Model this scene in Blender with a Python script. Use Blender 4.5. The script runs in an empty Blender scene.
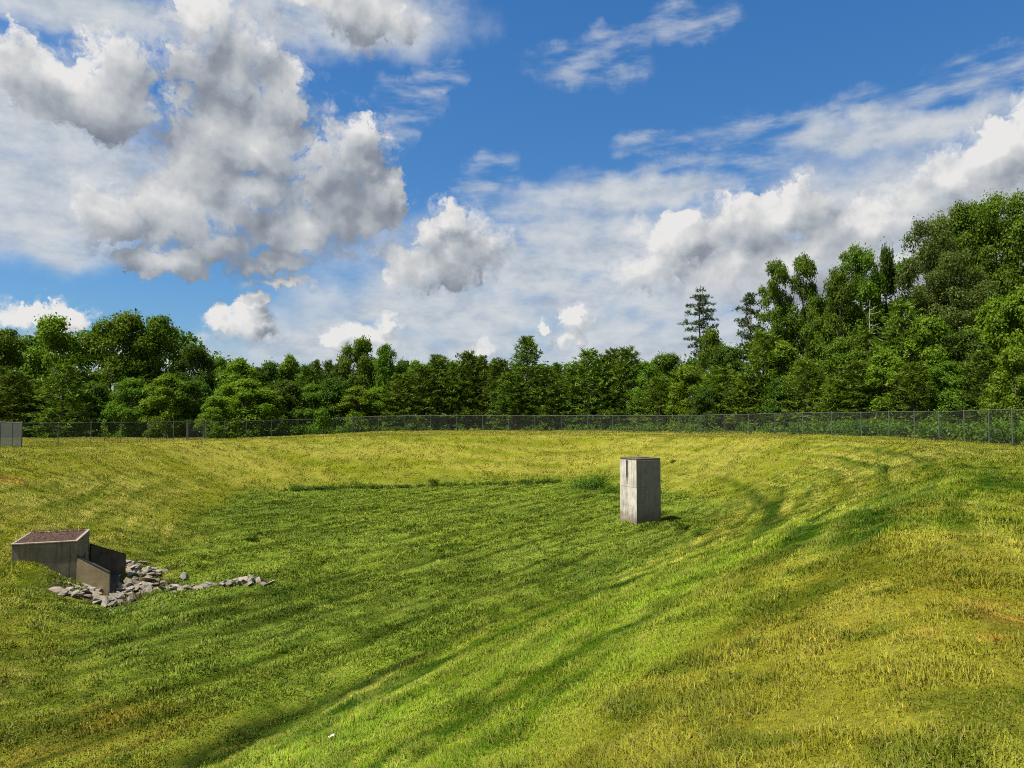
import bpy, math, random
import numpy as np
from mathutils import Vector

rng = np.random.default_rng(7)
random.seed(7)
scene = bpy.context.scene
COL = scene.collection
R = math.radians

# ------------------------------------------------------------------ camera
EYE = Vector((0.0, 0.0, 1.7))
FPX = 740.0
PITCH = math.atan(33.0 / 740.0)
cam_d = bpy.data.cameras.new("camera")
cam_d.sensor_width = 36.0
cam_d.lens = FPX / 1024.0 * 36.0
cam_d.clip_start = 0.1
cam_d.clip_end = 5000.0
cam = bpy.data.objects.new("camera", cam_d)
COL.objects.link(cam)
cam.location = EYE
cam.rotation_euler = (math.pi / 2 + PITCH, 0, 0)
scene.camera = cam


def ray(px, py):
    """unit direction in the world of a pixel of the photograph"""
    x, v = (px - 512.0) / FPX, (384.0 - py) / FPX
    c, s = math.cos(PITCH), math.sin(PITCH)
    d = Vector((x, c - v * s, s + v * c))
    return d.normalized()


def at(px, py, depth):
    d = ray(px, py)
    return EYE + d * (depth / d.y)


def at_z(px, py, z):
    d = ray(px, py)
    return EYE + d * ((z - EYE.z) / d.z)


# ------------------------------------------------------------------ noise
def _hash(xi, yi, seed):
    h = (xi.astype(np.int64) * 374761393 + yi.astype(np.int64) * 668265263 + seed * 974711) & 0xFFFFFFFF
    h = ((h ^ (h >> 13)) * 1274126177) & 0xFFFFFFFF
    h = ((h ^ (h >> 16)) * 2246822519) & 0xFFFFFFFF
    return ((h ^ (h >> 15)) & 0xFFFFFF) / float(0x1000000)


def vnoise(x, y, seed=0):
    xi, yi = np.floor(x), np.floor(y)
    fx, fy = x - xi, y - yi
    ux, uy = fx * fx * fx * (fx * (fx * 6 - 15) + 10), fy * fy * fy * (fy * (fy * 6 - 15) + 10)
    a, b = _hash(xi, yi, seed), _hash(xi + 1, yi, seed)
    c, d = _hash(xi, yi + 1, seed), _hash(xi + 1, yi + 1, seed)
    return (a + (b - a) * ux) * (1 - uy) + (c + (d - c) * ux) * uy


def fbm(x, y, octaves=4, seed=0, gain=0.5):
    t, amp, tot = 0, 1.0, 0
    ca, sa = math.cos(0.6), math.sin(0.6)
    for k in range(octaves):
        t = t + amp * vnoise(x, y, seed + k * 17)
        tot += amp
        amp *= gain
        x, y = (x * ca - y * sa) * 2.03 + 11.3, (x * sa + y * ca) * 2.03 - 5.7
    return t / tot


def sstep(a, b, x):
    t = np.clip((x - a) / (b - a), 0, 1)
    return t * t * (3 - 2 * t)


# ------------------------------------------------------------------ terrain: a mown basin with 3:1 banks
FLOOR = -3.55
TOE_PX = [(250, 740), (400, 660), (512, 613), (600, 583), (690, 545), (722, 520), (718, 503), (650, 488),
          (560, 483), (420, 487), (300, 489), (225, 500), (180, 535), (118, 605), (70, 655), (10, 730)]
toe = [at_z(px, py, FLOOR).to_2d()[:] for px, py in TOE_PX] + [(-8.2, 9.6), (-7.6, 8.4), (-6.3, 8.6)]
for _ in range(3):                       # round the corners of the outline
    n = len(toe)
    toe = [p for i in range(n) for p in (
        (toe[i][0] * .75 + toe[(i + 1) % n][0] * .25, toe[i][1] * .75 + toe[(i + 1) % n][1] * .25),
        (toe[i][0] * .25 + toe[(i + 1) % n][0] * .75, toe[i][1] * .25 + toe[(i + 1) % n][1] * .75))]
toe = np.array(toe)
GX0, GY0, GS, GN = -110.0, -40.0, 0.5, 480


def _poly_sdf(x, y):
    d2 = np.full(x.shape, 1e9)
    ins = np.zeros(x.shape, bool)
    n = len(toe)
    for i in range(n):
        ax, ay = toe[i]
        bx, by = toe[(i + 1) % n]
        ex, ey = bx - ax, by - ay
        t = np.clip(((x - ax) * ex + (y - ay) * ey) / (ex * ex + ey * ey), 0, 1)
        d2 = np.minimum(d2, (x - ax - t * ex) ** 2 + (y - ay - t * ey) ** 2)
        cr = ((ay > y) != (by > y)) & (x < (bx - ax) * (y - ay) / (by - ay + 1e-12) + ax)
        ins ^= cr
    d = np.sqrt(d2)
    return np.where(ins, -d, d)


_gx, _gy = np.meshgrid(GX0 + np.arange(GN) * GS, GY0 + np.arange(GN) * GS)
SDF = _poly_sdf(_gx, _gy)


def sdf(x, y):
    fx = np.clip((np.asarray(x, float) - GX0) / GS, 0, GN - 1.001)
    fy = np.clip((np.asarray(y, float) - GY0) / GS, 0, GN - 1.001)
    i, j = fx.astype(int), fy.astype(int)
    u, v = fx - i, fy - j
    return ((SDF[j, i] * (1 - u) + SDF[j, i + 1] * u) * (1 - v)
            + (SDF[j + 1, i] * (1 - u) + SDF[j + 1, i + 1] * u) * v)


ROWX, ROWY = 0.85, -0.53                 # across the mower rows


def ground_z(x, y, fine=True):
    x, y = np.asarray(x, float), np.asarray(y, float)
    d = sdf(x, y)
    t = np.clip(d / 9.8, 0, 1)
    z = FLOOR - FLOOR * (0.84 * t + 0.16 * t * t * (3 - 2 * t))
    z = z - 0.6 * sstep(-12, -30, x) * sstep(5, 45, y) * sstep(7, 14, d)
    z = z + 0.2 * sstep(15, 26, x) * sstep(3, 11, d)
    z = z - 0.10 * sstep(0, -6, d)
    z = z - 0.50 * np.exp(-((x + 12.4) ** 2 + (y - 23.6) ** 2) / 1.5 ** 2) + .30 * np.exp(-((x + 13.4) ** 2 + (y - 21.2) ** 2) / .8 ** 2)      # scour at the culvert mouth
    far = sstep(100, 400, np.hypot(x, y))
    z = z + far * 2.0 * (fbm(x / 90, y / 90, 3, 5) - .4)
    z = z + (0.16 * (fbm(x / 3.1, y / 3.1, 3, 9) - .5)) * (1 - far)
    if fine:
        r = np.hypot(x, y)
        k = sstep(70, 30, r)
        z = z + k * 0.07 * (fbm(x / .55, y / .55, 3, 31) - .5)
        q = x * ROWX + y * ROWY
        z = z + k * 0.05 * sstep(1, -1, d) * np.sin(q * 2 * math.pi / 1.25 + 2.2 * fbm(x / 6, y / 6, 2, 77))
    return z


def gz(x, y):
    return float(ground_z(np.array([x]), np.array([y]), True)[0])


def on_ground(px, py):
    """where the line of sight through a pixel meets the ground"""
    d = ray(px, py)
    s = np.arange(2.0, 130.0, 0.05)
    x, y, z = EYE.x + d.x * s, EYE.y + d.y * s, EYE.z + d.z * s
    k = np.argmax(z < ground_z(x, y, False))
    return Vector((x[k], y[k], gz(x[k], y[k])))


# ------------------------------------------------------------------ ground colour (albedo) as a function of place
def grass_albedo(x, y):
    d = sdf(x, y)
    q = x * ROWX + y * ROWY
    r = np.hypot(x, y)
    n1 = fbm(x / 7.0, y / 7.0, 4, 101)
    n2 = fbm(x / 2.2, y / 2.2, 4, 131)
    n3 = fbm(x / .5, y / .5, 3, 171)
    C = lambda *c: np.array(c)[None, :]
    mix = lambda a, b, w: a * (1 - w[:, None]) + b * w[:, None]
    bright = C(.122, .160, .012)
    olive = C(.140, .153, .020)
    floor = C(.072, .112, .013)
    brown = C(.150, .112, .014)
    dark = C(.030, .050, .005)
    straw = C(.225, .190, .042)
    soil = C(.24, .125, .03)
    one = np.ones((len(x), 1))
    bank = sstep(-1.8, 3.2, d + (n1 - .5) * 5 + (n2 - .5) * 2.5)
    bank = np.maximum(bank, sstep(-.6, .8, d) * sstep(-13, -10, q))
    col = mix(floor * one, olive * one, bank)
    # the floor: lighter towards the far end, mower rows with dark clippings between
    row = np.full(len(x), .5)
    fl = 1 - bank
    col = mix(col, C(.112, .158, .015) * one, fl * np.clip(.30 + .6 * sstep(16, 40, y) * sstep(-18, 0, x) + .9 * (row - .5) * sstep(10, 26, y) + 2.2 * (n1 - .5) + 1.0 * (n2 - .5), 0, 1))
    col = mix(col, dark * one, fl * np.clip(sstep(.58, .76, n2) * .5 + .5 * sstep(.45, .1, row) * sstep(.40, .6, n2 + .3 * n3 - .15) + .40 * sstep(-3.5, -.8, d) * sstep(-16, -12, q), 0, .85))
    # dry ground at the near left corner of the floor
    w = sstep(3.2, .6, np.hypot((x + 7.1) / 1.25, (y - 12.3) / 1.0) + 2.6 * (n2 - .5))
    col = mix(col, brown * one, .7 * w)
    # left bank is browner close by, yellow further off
    lb = bank * sstep(-7, -10, x) * sstep(30, 20, y)
    col = mix(col, C(.138, .128, .014) * one, .6 * lb)
    col = mix(col, C(.085, .112, .007) * one, lb * .8 * sstep(.5, .7, n2))
    # green band along the foot of the banks
    wav = d + 1.6 * (n1 - .5) + .7 * (n2 - .5)
    right = sstep(-13, -10, q)
    col = mix(col, bright * one, bank * right * .95 * sstep(.2, .9, wav) * sstep(7.4, 4.4, wav) * np.clip(.7 + 1.6 * (n2 - .45), 0, 1))
    col = mix(col, C(.135, .150, .007) * one, bank * .7 * sstep(.58, .42, n1))
    col = mix(col, C(.080, .108, .006) * one, bank * .45 * sstep(.56, .68, n2) * sstep(60, 25, y))
    # passes of the mower: along the outline on the banks, straight on the floor. Where two passes meet
    # a thin dark line, uncut grass with its shadow painted in, runs beside a pale ridge of clippings
    along = np.arctan2(x + 1.5, y - 33.0) * 20.0
    p_ = x * .53 + y * .85
    wob = .55 * (fbm(x / 5.0, y / 5.0, 2, 611) - .5) + .05 * (n3 - .5)

    def passes(c, l, width, seed, lw=.085, pw=.11):
        u = c / width + wob * 1.1
        k = np.floor(u)
        f = u - k
        f = f + .10 * (_hash(k, k * 0 + seed, seed) - .5)
        show = sstep(.18, .42, fbm(l / 7.0, k * 3.7, 2, seed))
        ln = np.exp(-((f - .18) / lw) ** 2) * show
        pale = np.exp(-((f - .42) / pw) ** 2) * sstep(.34, .56, fbm(l / 4.0, k * 5.1 + 9, 2, seed + 5))
        fine = fbm(c * 4.2, l / 3.5, 2, seed + 9)
        return ln, pale, np.where(k % 2 > .5, 1.0, 0.0), fine

    ln, pale, alt, fine = passes(d + .25 * (n2 - .5), along, 1.45, 71, .135, .13)
    kb = bank * sstep(13.0, 10.0, d)
    col = mix(col, C(.130, .172, .012) * one, kb * right * .35 * alt * sstep(9, 6, d))  # every other pass lighter: mowing sheen put into the colour
    col = mix(col, C(.026, .052, .004) * one, kb * right * np.clip(.95 * ln + .45 * sstep(.44, .34, fine), 0, .93))
    col = mix(col, C(.250, .245, .046) * one, kb * right * np.clip(.75 * pale + .35 * sstep(.56, .66, fine), 0, .85))
    kl = bank * (1 - right)
    col = mix(col, C(.060, .080, .007) * one, kl * np.clip(.80 * ln + .35 * sstep(.44, .34, fine), 0, .8))
    col = mix(col, C(.240, .228, .046) * one, kl * np.clip(.55 * pale + .35 * sstep(.56, .66, fine), 0, .8))
    ln2, pale2, alt2, fine2 = passes(q, p_, 1.15, 91)
    col = mix(col, C(.026, .042, .004) * one, fl * np.clip(1.0 * ln2 + .50 * sstep(.45, .34, fine2), 0, .92))
    col = mix(col, C(.145, .188, .024) * one, fl * np.clip(.78 * pale2 + .36 * sstep(.55, .66, fine2), 0, .8))
    ridge = np.where(fl > .5, pale2 - ln2, pale - ln)
    press = np.zeros(len(x))
    for pts, wd, am, c in TRACK_LINES:
        dd = line_dist(x, y, pts) + wd * 1.1 * (n2 - .5)
        tr = np.exp(-(dd / wd) ** 2) * am * (.72 + .28 * sstep(.3, .55, fbm(x / 2.4, y / 2.4, 3, int(pts[0][0] * 50) + 400)))
        col = mix(col, C(*c) * one, np.clip(tr * 1.15, 0, .96))
        press = np.maximum(press, tr * (c[1] < .06)) - .35 * tr * (c == LUSH)
    press = press - .55 * ridge
    # rows of hay on the far bank and the far flat
    farb = bank * sstep(38, 52, y)
    rowf = fbm(x / 9.0, y / 1.1, 3, 211)
    col = mix(col, C(.192, .182, .030) * one, farb * .75 * sstep(.40, .62, rowf))
    col = mix(col, C(.115, .132, .007) * one, farb * .6 * sstep(.50, .34, rowf))
    # dry patches and orange soil near the right edge
    dry = right * sstep(5.5, 8.5, d) * sstep(.46, .64, n1 + .25 * (n2 - .5)) * sstep(30, 8, y)
    col = mix(col, brown * one, .65 * dry)
    col = mix(col, C(.070, .092, .005) * one, right * bank * .4 * sstep(.52, .66, fbm(x / 3.3, y / 3.3, 4, 303)))
    for pts, wd in STONE_BEDS:         # mud between the stones
        dd = line_dist(x, y, pts) + .35 * (n3 - .5)
        col = mix(col, C(.060, .045, .028) * one, .9 * sstep(wd, wd * .55, dd))
    for sx, sy, sr in SOIL:
        w = sstep(1.0, .2, np.hypot(x - sx, (y - sy) * .8) / sr + 1.6 * (n3 - .5) + .9 * (n2 - .5))
        col = mix(col, soil * one, .8 * w)
    # wear and clumps at hand size
    col = mix(col, straw * one, .22 * sstep(.60, .75, n3) * (.4 + .6 * bank))
    col = mix(col, dark * one, .55 * sstep(.45, .30, n3) * (.25 + .75 * sstep(60, 25, y)))
    col = mix(col, col * np.array([[.92, 1.06, .8]]), right * sstep(34, 18, y))
    col = col * (1.14 + .48 * n2)[:, None] * (1 + .18 * right * sstep(34, 14, y))[:, None]
    return col, d, bank, press


def line_dist(x, y, pts):
    d2 = np.full(x.shape, 1e9)
    for (ax, ay), (bx, by) in zip(pts[:-1], pts[1:]):
        ex, ey = bx - ax, by - ay
        t = np.clip(((x - ax) * ex + (y - ay) * ey) / (ex * ex + ey * ey + 1e-9), 0, 1)
        d2 = np.minimum(d2, (x - ax - t * ex) ** 2 + (y - ay - t * ey) ** 2)
    return np.sqrt(d2)


GREEN_D, WEED_D, STRAW_L, LUSH = (.018, .040, .003), (.016, .022, .004), (.23, .195, .042), (.118, .165, .012)
TRACKS = [   # mower tracks, seen in the photograph, laid on the ground; dark greens also paint in the shade of uncut ridges
    ([(200, 762), (300, 715), (400, 668), (512, 617), (600, 585)], 0.51, 1.1, WEED_D),
    ([(330, 742), (512, 660), (690, 580), (800, 535)], 0.99, .75, LUSH),
    ([(520, 745), (640, 665), (740, 600)], 0.88, .75, LUSH),
    ([(300, 733), (400, 682), (512, 630), (600, 592), (690, 560), (750, 540), (772, 525), (770, 505), (750, 490), (725, 478)], 0.48, .95, GREEN_D),
    ([(440, 735), (512, 695), (600, 640), (672, 605), (740, 575), (792, 550), (815, 520)], 0.32, 1.0, GREEN_D),
    ([(740, 635), (757, 625), (800, 600), (822, 580), (815, 570)], 0.32, .9, GREEN_D),
    ([(850, 540), (868, 525), (874, 508)], 0.72, .8, GREEN_D),
    ([(975, 468), (1000, 485), (1040, 503)], 0.99, .8, GREEN_D),
    ([(885, 490), (900, 500), (920, 520)], 0.88, .6, GREEN_D),
    ([(852, 556), (880, 580), (885, 602)], 0.29, .8, GREEN_D),
    ([(925, 560), (950, 600)], 0.65, .8, (.055, .070, .004)),
    ([(875, 588), (850, 620), (818, 655)], 0.23, .8, STRAW_L),
    ([(620, 705), (700, 665), (780, 640)], 0.43, .5, STRAW_L),
    ([(240, 470), (205, 500), (190, 520)], 0.72, .5, GREEN_D),
    ([(300, 452), (225, 485), (150, 520)], 0.77, .5, (.165, .172, .013)),
    ([(0, 470), (120, 462), (240, 458)], 1.32, .5, (.165, .172, .013)),
    ([(30, 590), (90, 580), (75, 575)], 0.58, .8, GREEN_D),
]
TRACK_LINES = [([tuple(on_ground(*p).to_2d()) for p in pts], wd, am, c) for pts, wd, am, c in TRACKS]
STONE_BEDS = [([tuple(on_ground(*p).to_2d()) for p in pts], wd) for pts, wd in (
    ([(62, 592), (92, 599), (112, 602)], .38), ([(112, 601), (140, 595), (160, 591)], .8), ([(116, 588), (150, 584)], .7),
    ([(127, 565), (146, 573), (162, 571)], .5), ([(160, 592), (205, 588)], .33), ([(205, 588), (264, 583)], .28))]
STONE_BEDS.append(([(-12.9, 23.2), (-11.8, 23.8)], .9))
SOIL = []
for px, py, sr in ((1016, 612, .75), (925, 635, .3), (2, 480, 1.2), (985, 640, .35)):
    p = on_ground(px, py)
    SOIL.append((p.x, p.y, sr))
GRASS_COUNT = 2300000

# ------------------------------------------------------------------ mesh and material helpers
def mesh_np(name, verts, faces, mat=None, attrs=None, smooth=None):
    """faces: list of int arrays (n,3) or (n,4); attrs: {name: (type, array per vertex)}"""
    me = bpy.data.meshes.new(name)
    verts = np.ascontiguousarray(verts, np.float32)
    me.vertices.add(len(verts))
    me.vertices.foreach_set("co", verts.ravel())
    faces = [np.asarray(f, np.int32) for f in faces if len(f)]
    loops = np.concatenate([f.ravel() for f in faces])
    sizes = np.concatenate([np.full(len(f), f.shape[1], np.int32) for f in faces])
    starts = np.concatenate([[0], np.cumsum(sizes)[:-1]]).astype(np.int32)
    me.loops.add(len(loops))
    me.loops.foreach_set("vertex_index", loops)
    me.polygons.add(len(sizes))
    me.polygons.foreach_set("loop_start", starts)
    me.polygons.foreach_set("loop_total", sizes)
    if smooth is not None:
        me.polygons.foreach_set("use_smooth", np.full(len(sizes), smooth, bool))
    for an, (ty, arr) in (attrs or {}).items():
        a = me.attributes.new(an, ty, "POINT")
        a.data.foreach_set("color" if ty == "FLOAT_COLOR" else "value", np.ascontiguousarray(arr, np.float32).ravel())
    if mat:
        me.materials.append(mat)
    me.update(calc_edges=True)
    return me


class MB:
    """collects pieces of one part and links them as one mesh object"""

    def __init__(self):
        self.v, self.f3, self.f4, self.n = [], [], [], 0

    def add(self, v, f):
        f = np.asarray(f, np.int64)
        (self.f3 if f.shape[1] == 3 else self.f4).append(f + self.n)
        self.v.append(np.asarray(v, float))
        self.n += len(v)

    def tube(self, pts, radii, seg=8, cap=True):
        pts = [Vector(p) for p in pts]
        vs, fs = [], []
        n = len(pts)
        for i, p in enumerate(pts):
            t = (pts[min(i + 1, n - 1)] - pts[max(i - 1, 0)]).normalized()
            a = t.orthogonal().normalized() if i == 0 else (a - t * a.dot(t)).normalized()
            b = t.cross(a)
            for k in range(seg):
                w = 2 * math.pi * k / seg
                vs.append(p + (a * math.cos(w) + b * math.sin(w)) * radii[i])
        for i in range(n - 1):
            for k in range(seg):
                fs.append((i * seg + k, i * seg + (k + 1) % seg, (i + 1) * seg + (k + 1) % seg, (i + 1) * seg + k))
        self.add([v[:] for v in vs], fs)
        if cap:
            for i, o in ((0, 1), (n - 1, 0)):
                c = len(vs)
                ring = [vs[i * seg + k][:] for k in range(seg)] + [pts[i][:]]
                tr = [((k + 1) % seg, k, seg) if o else (k, (k + 1) % seg, seg) for k in range(seg)]
                self.add(ring, tr)

    def box(self, lo, hi, M=None, bev=0.0):
        import bmesh
        bm = bmesh.new()
        bmesh.ops.create_cube(bm, size=1)
        for v in bm.verts:
            v.co = Vector([lo[k] + (v.co[k] + .5) * (hi[k] - lo[k]) for k in range(3)])
        if bev:
            bmesh.ops.bevel(bm, geom=bm.edges[:], offset=bev, segments=2, affect="EDGES", profile=.6)
        self.bm(bm, M)

    def bm(self, bm, M=None):
        import bmesh
        bmesh.ops.triangulate(bm, faces=bm.faces[:])
        bm.verts.index_update()
        if M is not None:
            bm.transform(M)
        self.add([v.co[:] for v in bm.verts], [[v.index for v in f.verts] for f in bm.faces])
        bm.free()

    def prism(self, poly, h0, h1, M=None):
        """poly: outline in x,y (counter-clockwise); h0/h1: lists of bottom and top heights"""
        n = len(poly)
        v = [Vector((p[0], p[1], h0[i])) for i, p in enumerate(poly)] + [Vector((p[0], p[1], h1[i])) for i, p in enumerate(poly)]
        if M is not None:
            v = [M @ p for p in v]
        f = []
        for i in range(n):
            j = (i + 1) % n
            f += [(i, j, n + j), (i, n + j, n + i)]
        for i in range(1, n - 1):
            f += [(n, n + i, n + i + 1), (0, i + 1, i)]
        self.add([p[:] for p in v], f)

    def mesh(self, name, mat, smooth=False):
        fs = []
        if self.f3:
            fs.append(np.concatenate(self.f3))
        if self.f4:
            fs.append(np.concatenate(self.f4))
        return mesh_np(name, np.concatenate(self.v), fs, mat, None, smooth)

    def build(self, name, mat, parent=None, smooth=False, label=None):
        return link(name, self.mesh(name, mat, smooth), parent, label)


def link(name, me, parent=None, label=None):
    o = bpy.data.objects.new(name, me)
    COL.objects.link(o)
    if parent is not None:
        o.parent = parent
    if label:
        o["label"] = label
    return o


def tag(o, label=None, cat=None, group=None, kind=None):
    for k, v in (("label", label), ("category", cat), ("group", group), ("kind", kind)):
        if v:
            o[k] = v
    return o


def thing(name, label, cat, loc, rz=0.0, group=None, scale=None):
    o = bpy.data.objects.new(name, None)
    COL.objects.link(o)
    o.empty_display_size = .3
    o.location = loc
    o.rotation_euler = (0, 0, rz)
    if scale:
        o.scale = scale
    return tag(o, label, cat, group)


class N:
    """short node building"""

    def __init__(self, tree):
        self.t = tree
        self.t.nodes.clear()

    def n(self, ty, ins=None, **props):
        nd = self.t.nodes.new(ty)
        for k, v in props.items():
            setattr(nd, k, v)
        for k, v in (ins or {}).items():
            sock = nd.inputs[k]
            if isinstance(v, bpy.types.NodeSocket):
                self.t.links.new(v, sock)
            else:
                sock.default_value = v
        return nd

    def math(self, op, a, b=0.0, c=0.0, clamp=False):
        return self.n("ShaderNodeMath", {0: a, 1: b, 2: c}, operation=op, use_clamp=clamp).outputs[0]

    def mixc(self, f, a, b, blend="MIX"):
        nd = self.n("ShaderNodeMix", {0: f, 6: a, 7: b}, data_type="RGBA", blend_type=blend)
        return nd.outputs[2]

    def noise(self, vec, scale, detail=4, rough=.55, out=0, **k):
        nd = self.n("ShaderNodeTexNoise", {"Scale": scale, "Detail": detail, "Roughness": rough}, **k)
        if vec is not None:
            self.t.links.new(vec, nd.inputs["Vector"])
        return nd.outputs[out]

    def ramp(self, f, stops):
        nd = self.n("ShaderNodeValToRGB", {0: f})
        el = nd.color_ramp.elements
        while len(el) < len(stops):
            el.new(.5)
        for e, (p, c) in zip(el, stops):
            e.position = p
            e.color = c if len(c) == 4 else (*c, 1)
        return nd.outputs[0]

    def rng(self, f, a, b, c=0.0, d=1.0, smooth=False):
        nd = self.n("ShaderNodeMapRange", {0: f, 1: a, 2: b, 3: c, 4: d}, interpolation_type="SMOOTHSTEP" if smooth else "LINEAR")
        return nd.outputs[0]

    def link(self, a, b):
        self.t.links.new(a, b)


def material(name):
    m = bpy.data.materials.new(name)
    m.use_nodes = True
    return m, N(m.node_tree)


def leaf_material(name, lo, hi, transl=.42, gloss=.006, up=.0, attr="tone"):
    """leaves: colour between lo and hi by leaf, a little by tree; some light passes through"""
    m, n = material(name)
    a = n.n("ShaderNodeAttribute", attribute_name=attr).outputs["Fac"]
    oi = n.n("ShaderNodeObjectInfo").outputs["Random"]
    c = n.mixc(a, (*lo, 1), (*hi, 1))
    hsv = n.n("ShaderNodeHueSaturation", {"Hue": n.rng(oi, 0, 1, .487, .512), "Saturation": 1.0, "Value": n.rng(oi, 0, 1, .85, 1.15), "Color": c}).outputs[0]
    geo = n.n("ShaderNodeNewGeometry")
    dif = n.n("ShaderNodeBsdfDiffuse", {"Color": hsv})
    tc = n.mixc(1.0, hsv, (1.15, 1.2, .55, 1), "MULTIPLY")
    tr = n.n("ShaderNodeBsdfTranslucent", {"Color": tc})
    gl = n.n("ShaderNodeBsdfGlossy", {"Color": (1, 1, 1, 1), "Roughness": .5})
    s1 = n.n("ShaderNodeMixShader", {0: transl, 1: dif.outputs[0], 2: tr.outputs[0]})
    s2 = n.n("ShaderNodeMixShader", {0: gloss, 1: s1.outputs[0], 2: gl.outputs[0]})
    o = n.n("ShaderNodeOutputMaterial", {"Surface": s2.outputs[0]})
    return m


def bark_material(name, c0, c1):
    m, n = material(name)
    tc = n.n("ShaderNodeTexCoord").outputs["Object"]
    st = n.n("ShaderNodeMapping", {"Vector": tc, "Scale": (6, 6, 1.2)}).outputs[0]
    f = n.noise(st, 2.0, 6, .65)
    c = n.mixc(n.rng(f, .3, .7), (*c0, 1), (*c1, 1))
    b = n.n("ShaderNodeBump", {"Strength": .6, "Distance": .03, "Height": f}).outputs[0]
    p = n.n("ShaderNodeBsdfPrincipled", {"Base Color": c, "Roughness": .9, "Normal": b})
    n.n("ShaderNodeOutputMaterial", {"Surface": p.outputs[0]})
    return m


# ------------------------------------------------------------------ ground sheet
def polar_grid():
    front = np.arange(-52, 52.01, .17)
    rest = np.arange(52, 308, 4.0)[1:]
    az = np.radians(np.concatenate([front, rest]))
    rad = np.concatenate([[.25, .6, 1.0, 1.4], np.geomspace(1.8, 110, 560), np.geomspace(118, 1500, 40)])
    return az, rad


def build_ground():
    az, rad = polar_grid()
    A, Rr = np.meshgrid(az, rad)
    x, y = (Rr * np.sin(A)).ravel(), (Rr * np.cos(A)).ravel()
    z = ground_z(x, y)
    col, d, bank, press = grass_albedo(x, y)
    na, nr = len(az), len(rad)
    i, j = np.meshgrid(np.arange(na), np.arange(nr - 1))
    i, j = i.ravel(), j.ravel()
    i2 = (i + 1) % na
    q = np.stack([j * na + i, (j + 1) * na + i, (j + 1) * na + i2, j * na + i2], 1)
    v = np.stack([x, y, z], 1)
    v = np.vstack([v, [[0, 0, gz(0, 0)]]])
    c = np.arange(na)
    tri = np.stack([np.full(na, len(v) - 1), c, (c + 1) % na], 1)
    colr = np.vstack([col, col[:1]])
    rgba = np.concatenate([colr, np.ones((len(colr), 1))], 1)
    # beyond the fence, under the trees: leaf litter and shade-tolerant weeds
    m, n = material("mown_ground")
    at_ = n.n("ShaderNodeAttribute", attribute_name="albedo").outputs["Color"]
    pos = n.n("ShaderNodeNewGeometry").outputs["Position"]
    f1 = n.noise(pos, 9.0, 8, .7)
    f2 = n.noise(pos, 45.0, 5, .7)
    c = n.mixc(1.0, at_, n.ramp(f1, [(.28, (.48, .48, .45)), (.5, (.80, .78, .72)), (.72, (1.30, 1.25, 1.1))]), "MULTIPLY")
    c = n.mixc(n.rng(f2, .58, .75, 0, .35), c, (.20, .16, .06, 1))
    c = n.mixc(n.rng(f2, .42, .28, 0, .3), c, (.030, .036, .010, 1))
    hh = n.math("ADD", n.math("MULTIPLY", f1, .6), n.math("MULTIPLY", f2, .25))
    b = n.n("ShaderNodeBump", {"Strength": 1.0, "Distance": .10, "Height": hh}).outputs[0]
    p = n.n("ShaderNodeBsdfDiffuse", {"Color": c, "Normal": b})
    n.n("ShaderNodeOutputMaterial", {"Surface": p.outputs[0]})
    me = mesh_np("ground", v, [q, tri], m, {"albedo": ("FLOAT_COLOR", rgba)}, True)
    return tag(link("ground", me), kind="structure")


# ------------------------------------------------------------------ grass blades
def clear_of_things(x, y):
    k = np.ones(len(x), bool)
    for fx, fy, rad in KEEP_OUT:
        k &= np.hypot(x - fx, y - fy) > rad
    for poly in KEEP_OUT_POLY:
        ins = np.zeros(len(x), bool)
        n = len(poly)
        for i in range(n):
            ax, ay = poly[i]
            bx, by = poly[(i + 1) % n]
            ins ^= ((ay > y) != (by > y)) & (x < (bx - ax) * (y - ay) / (by - ay + 1e-12) + ax)
        k &= ~ins
    return k


KEEP_OUT, KEEP_OUT_POLY = [], []


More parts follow.
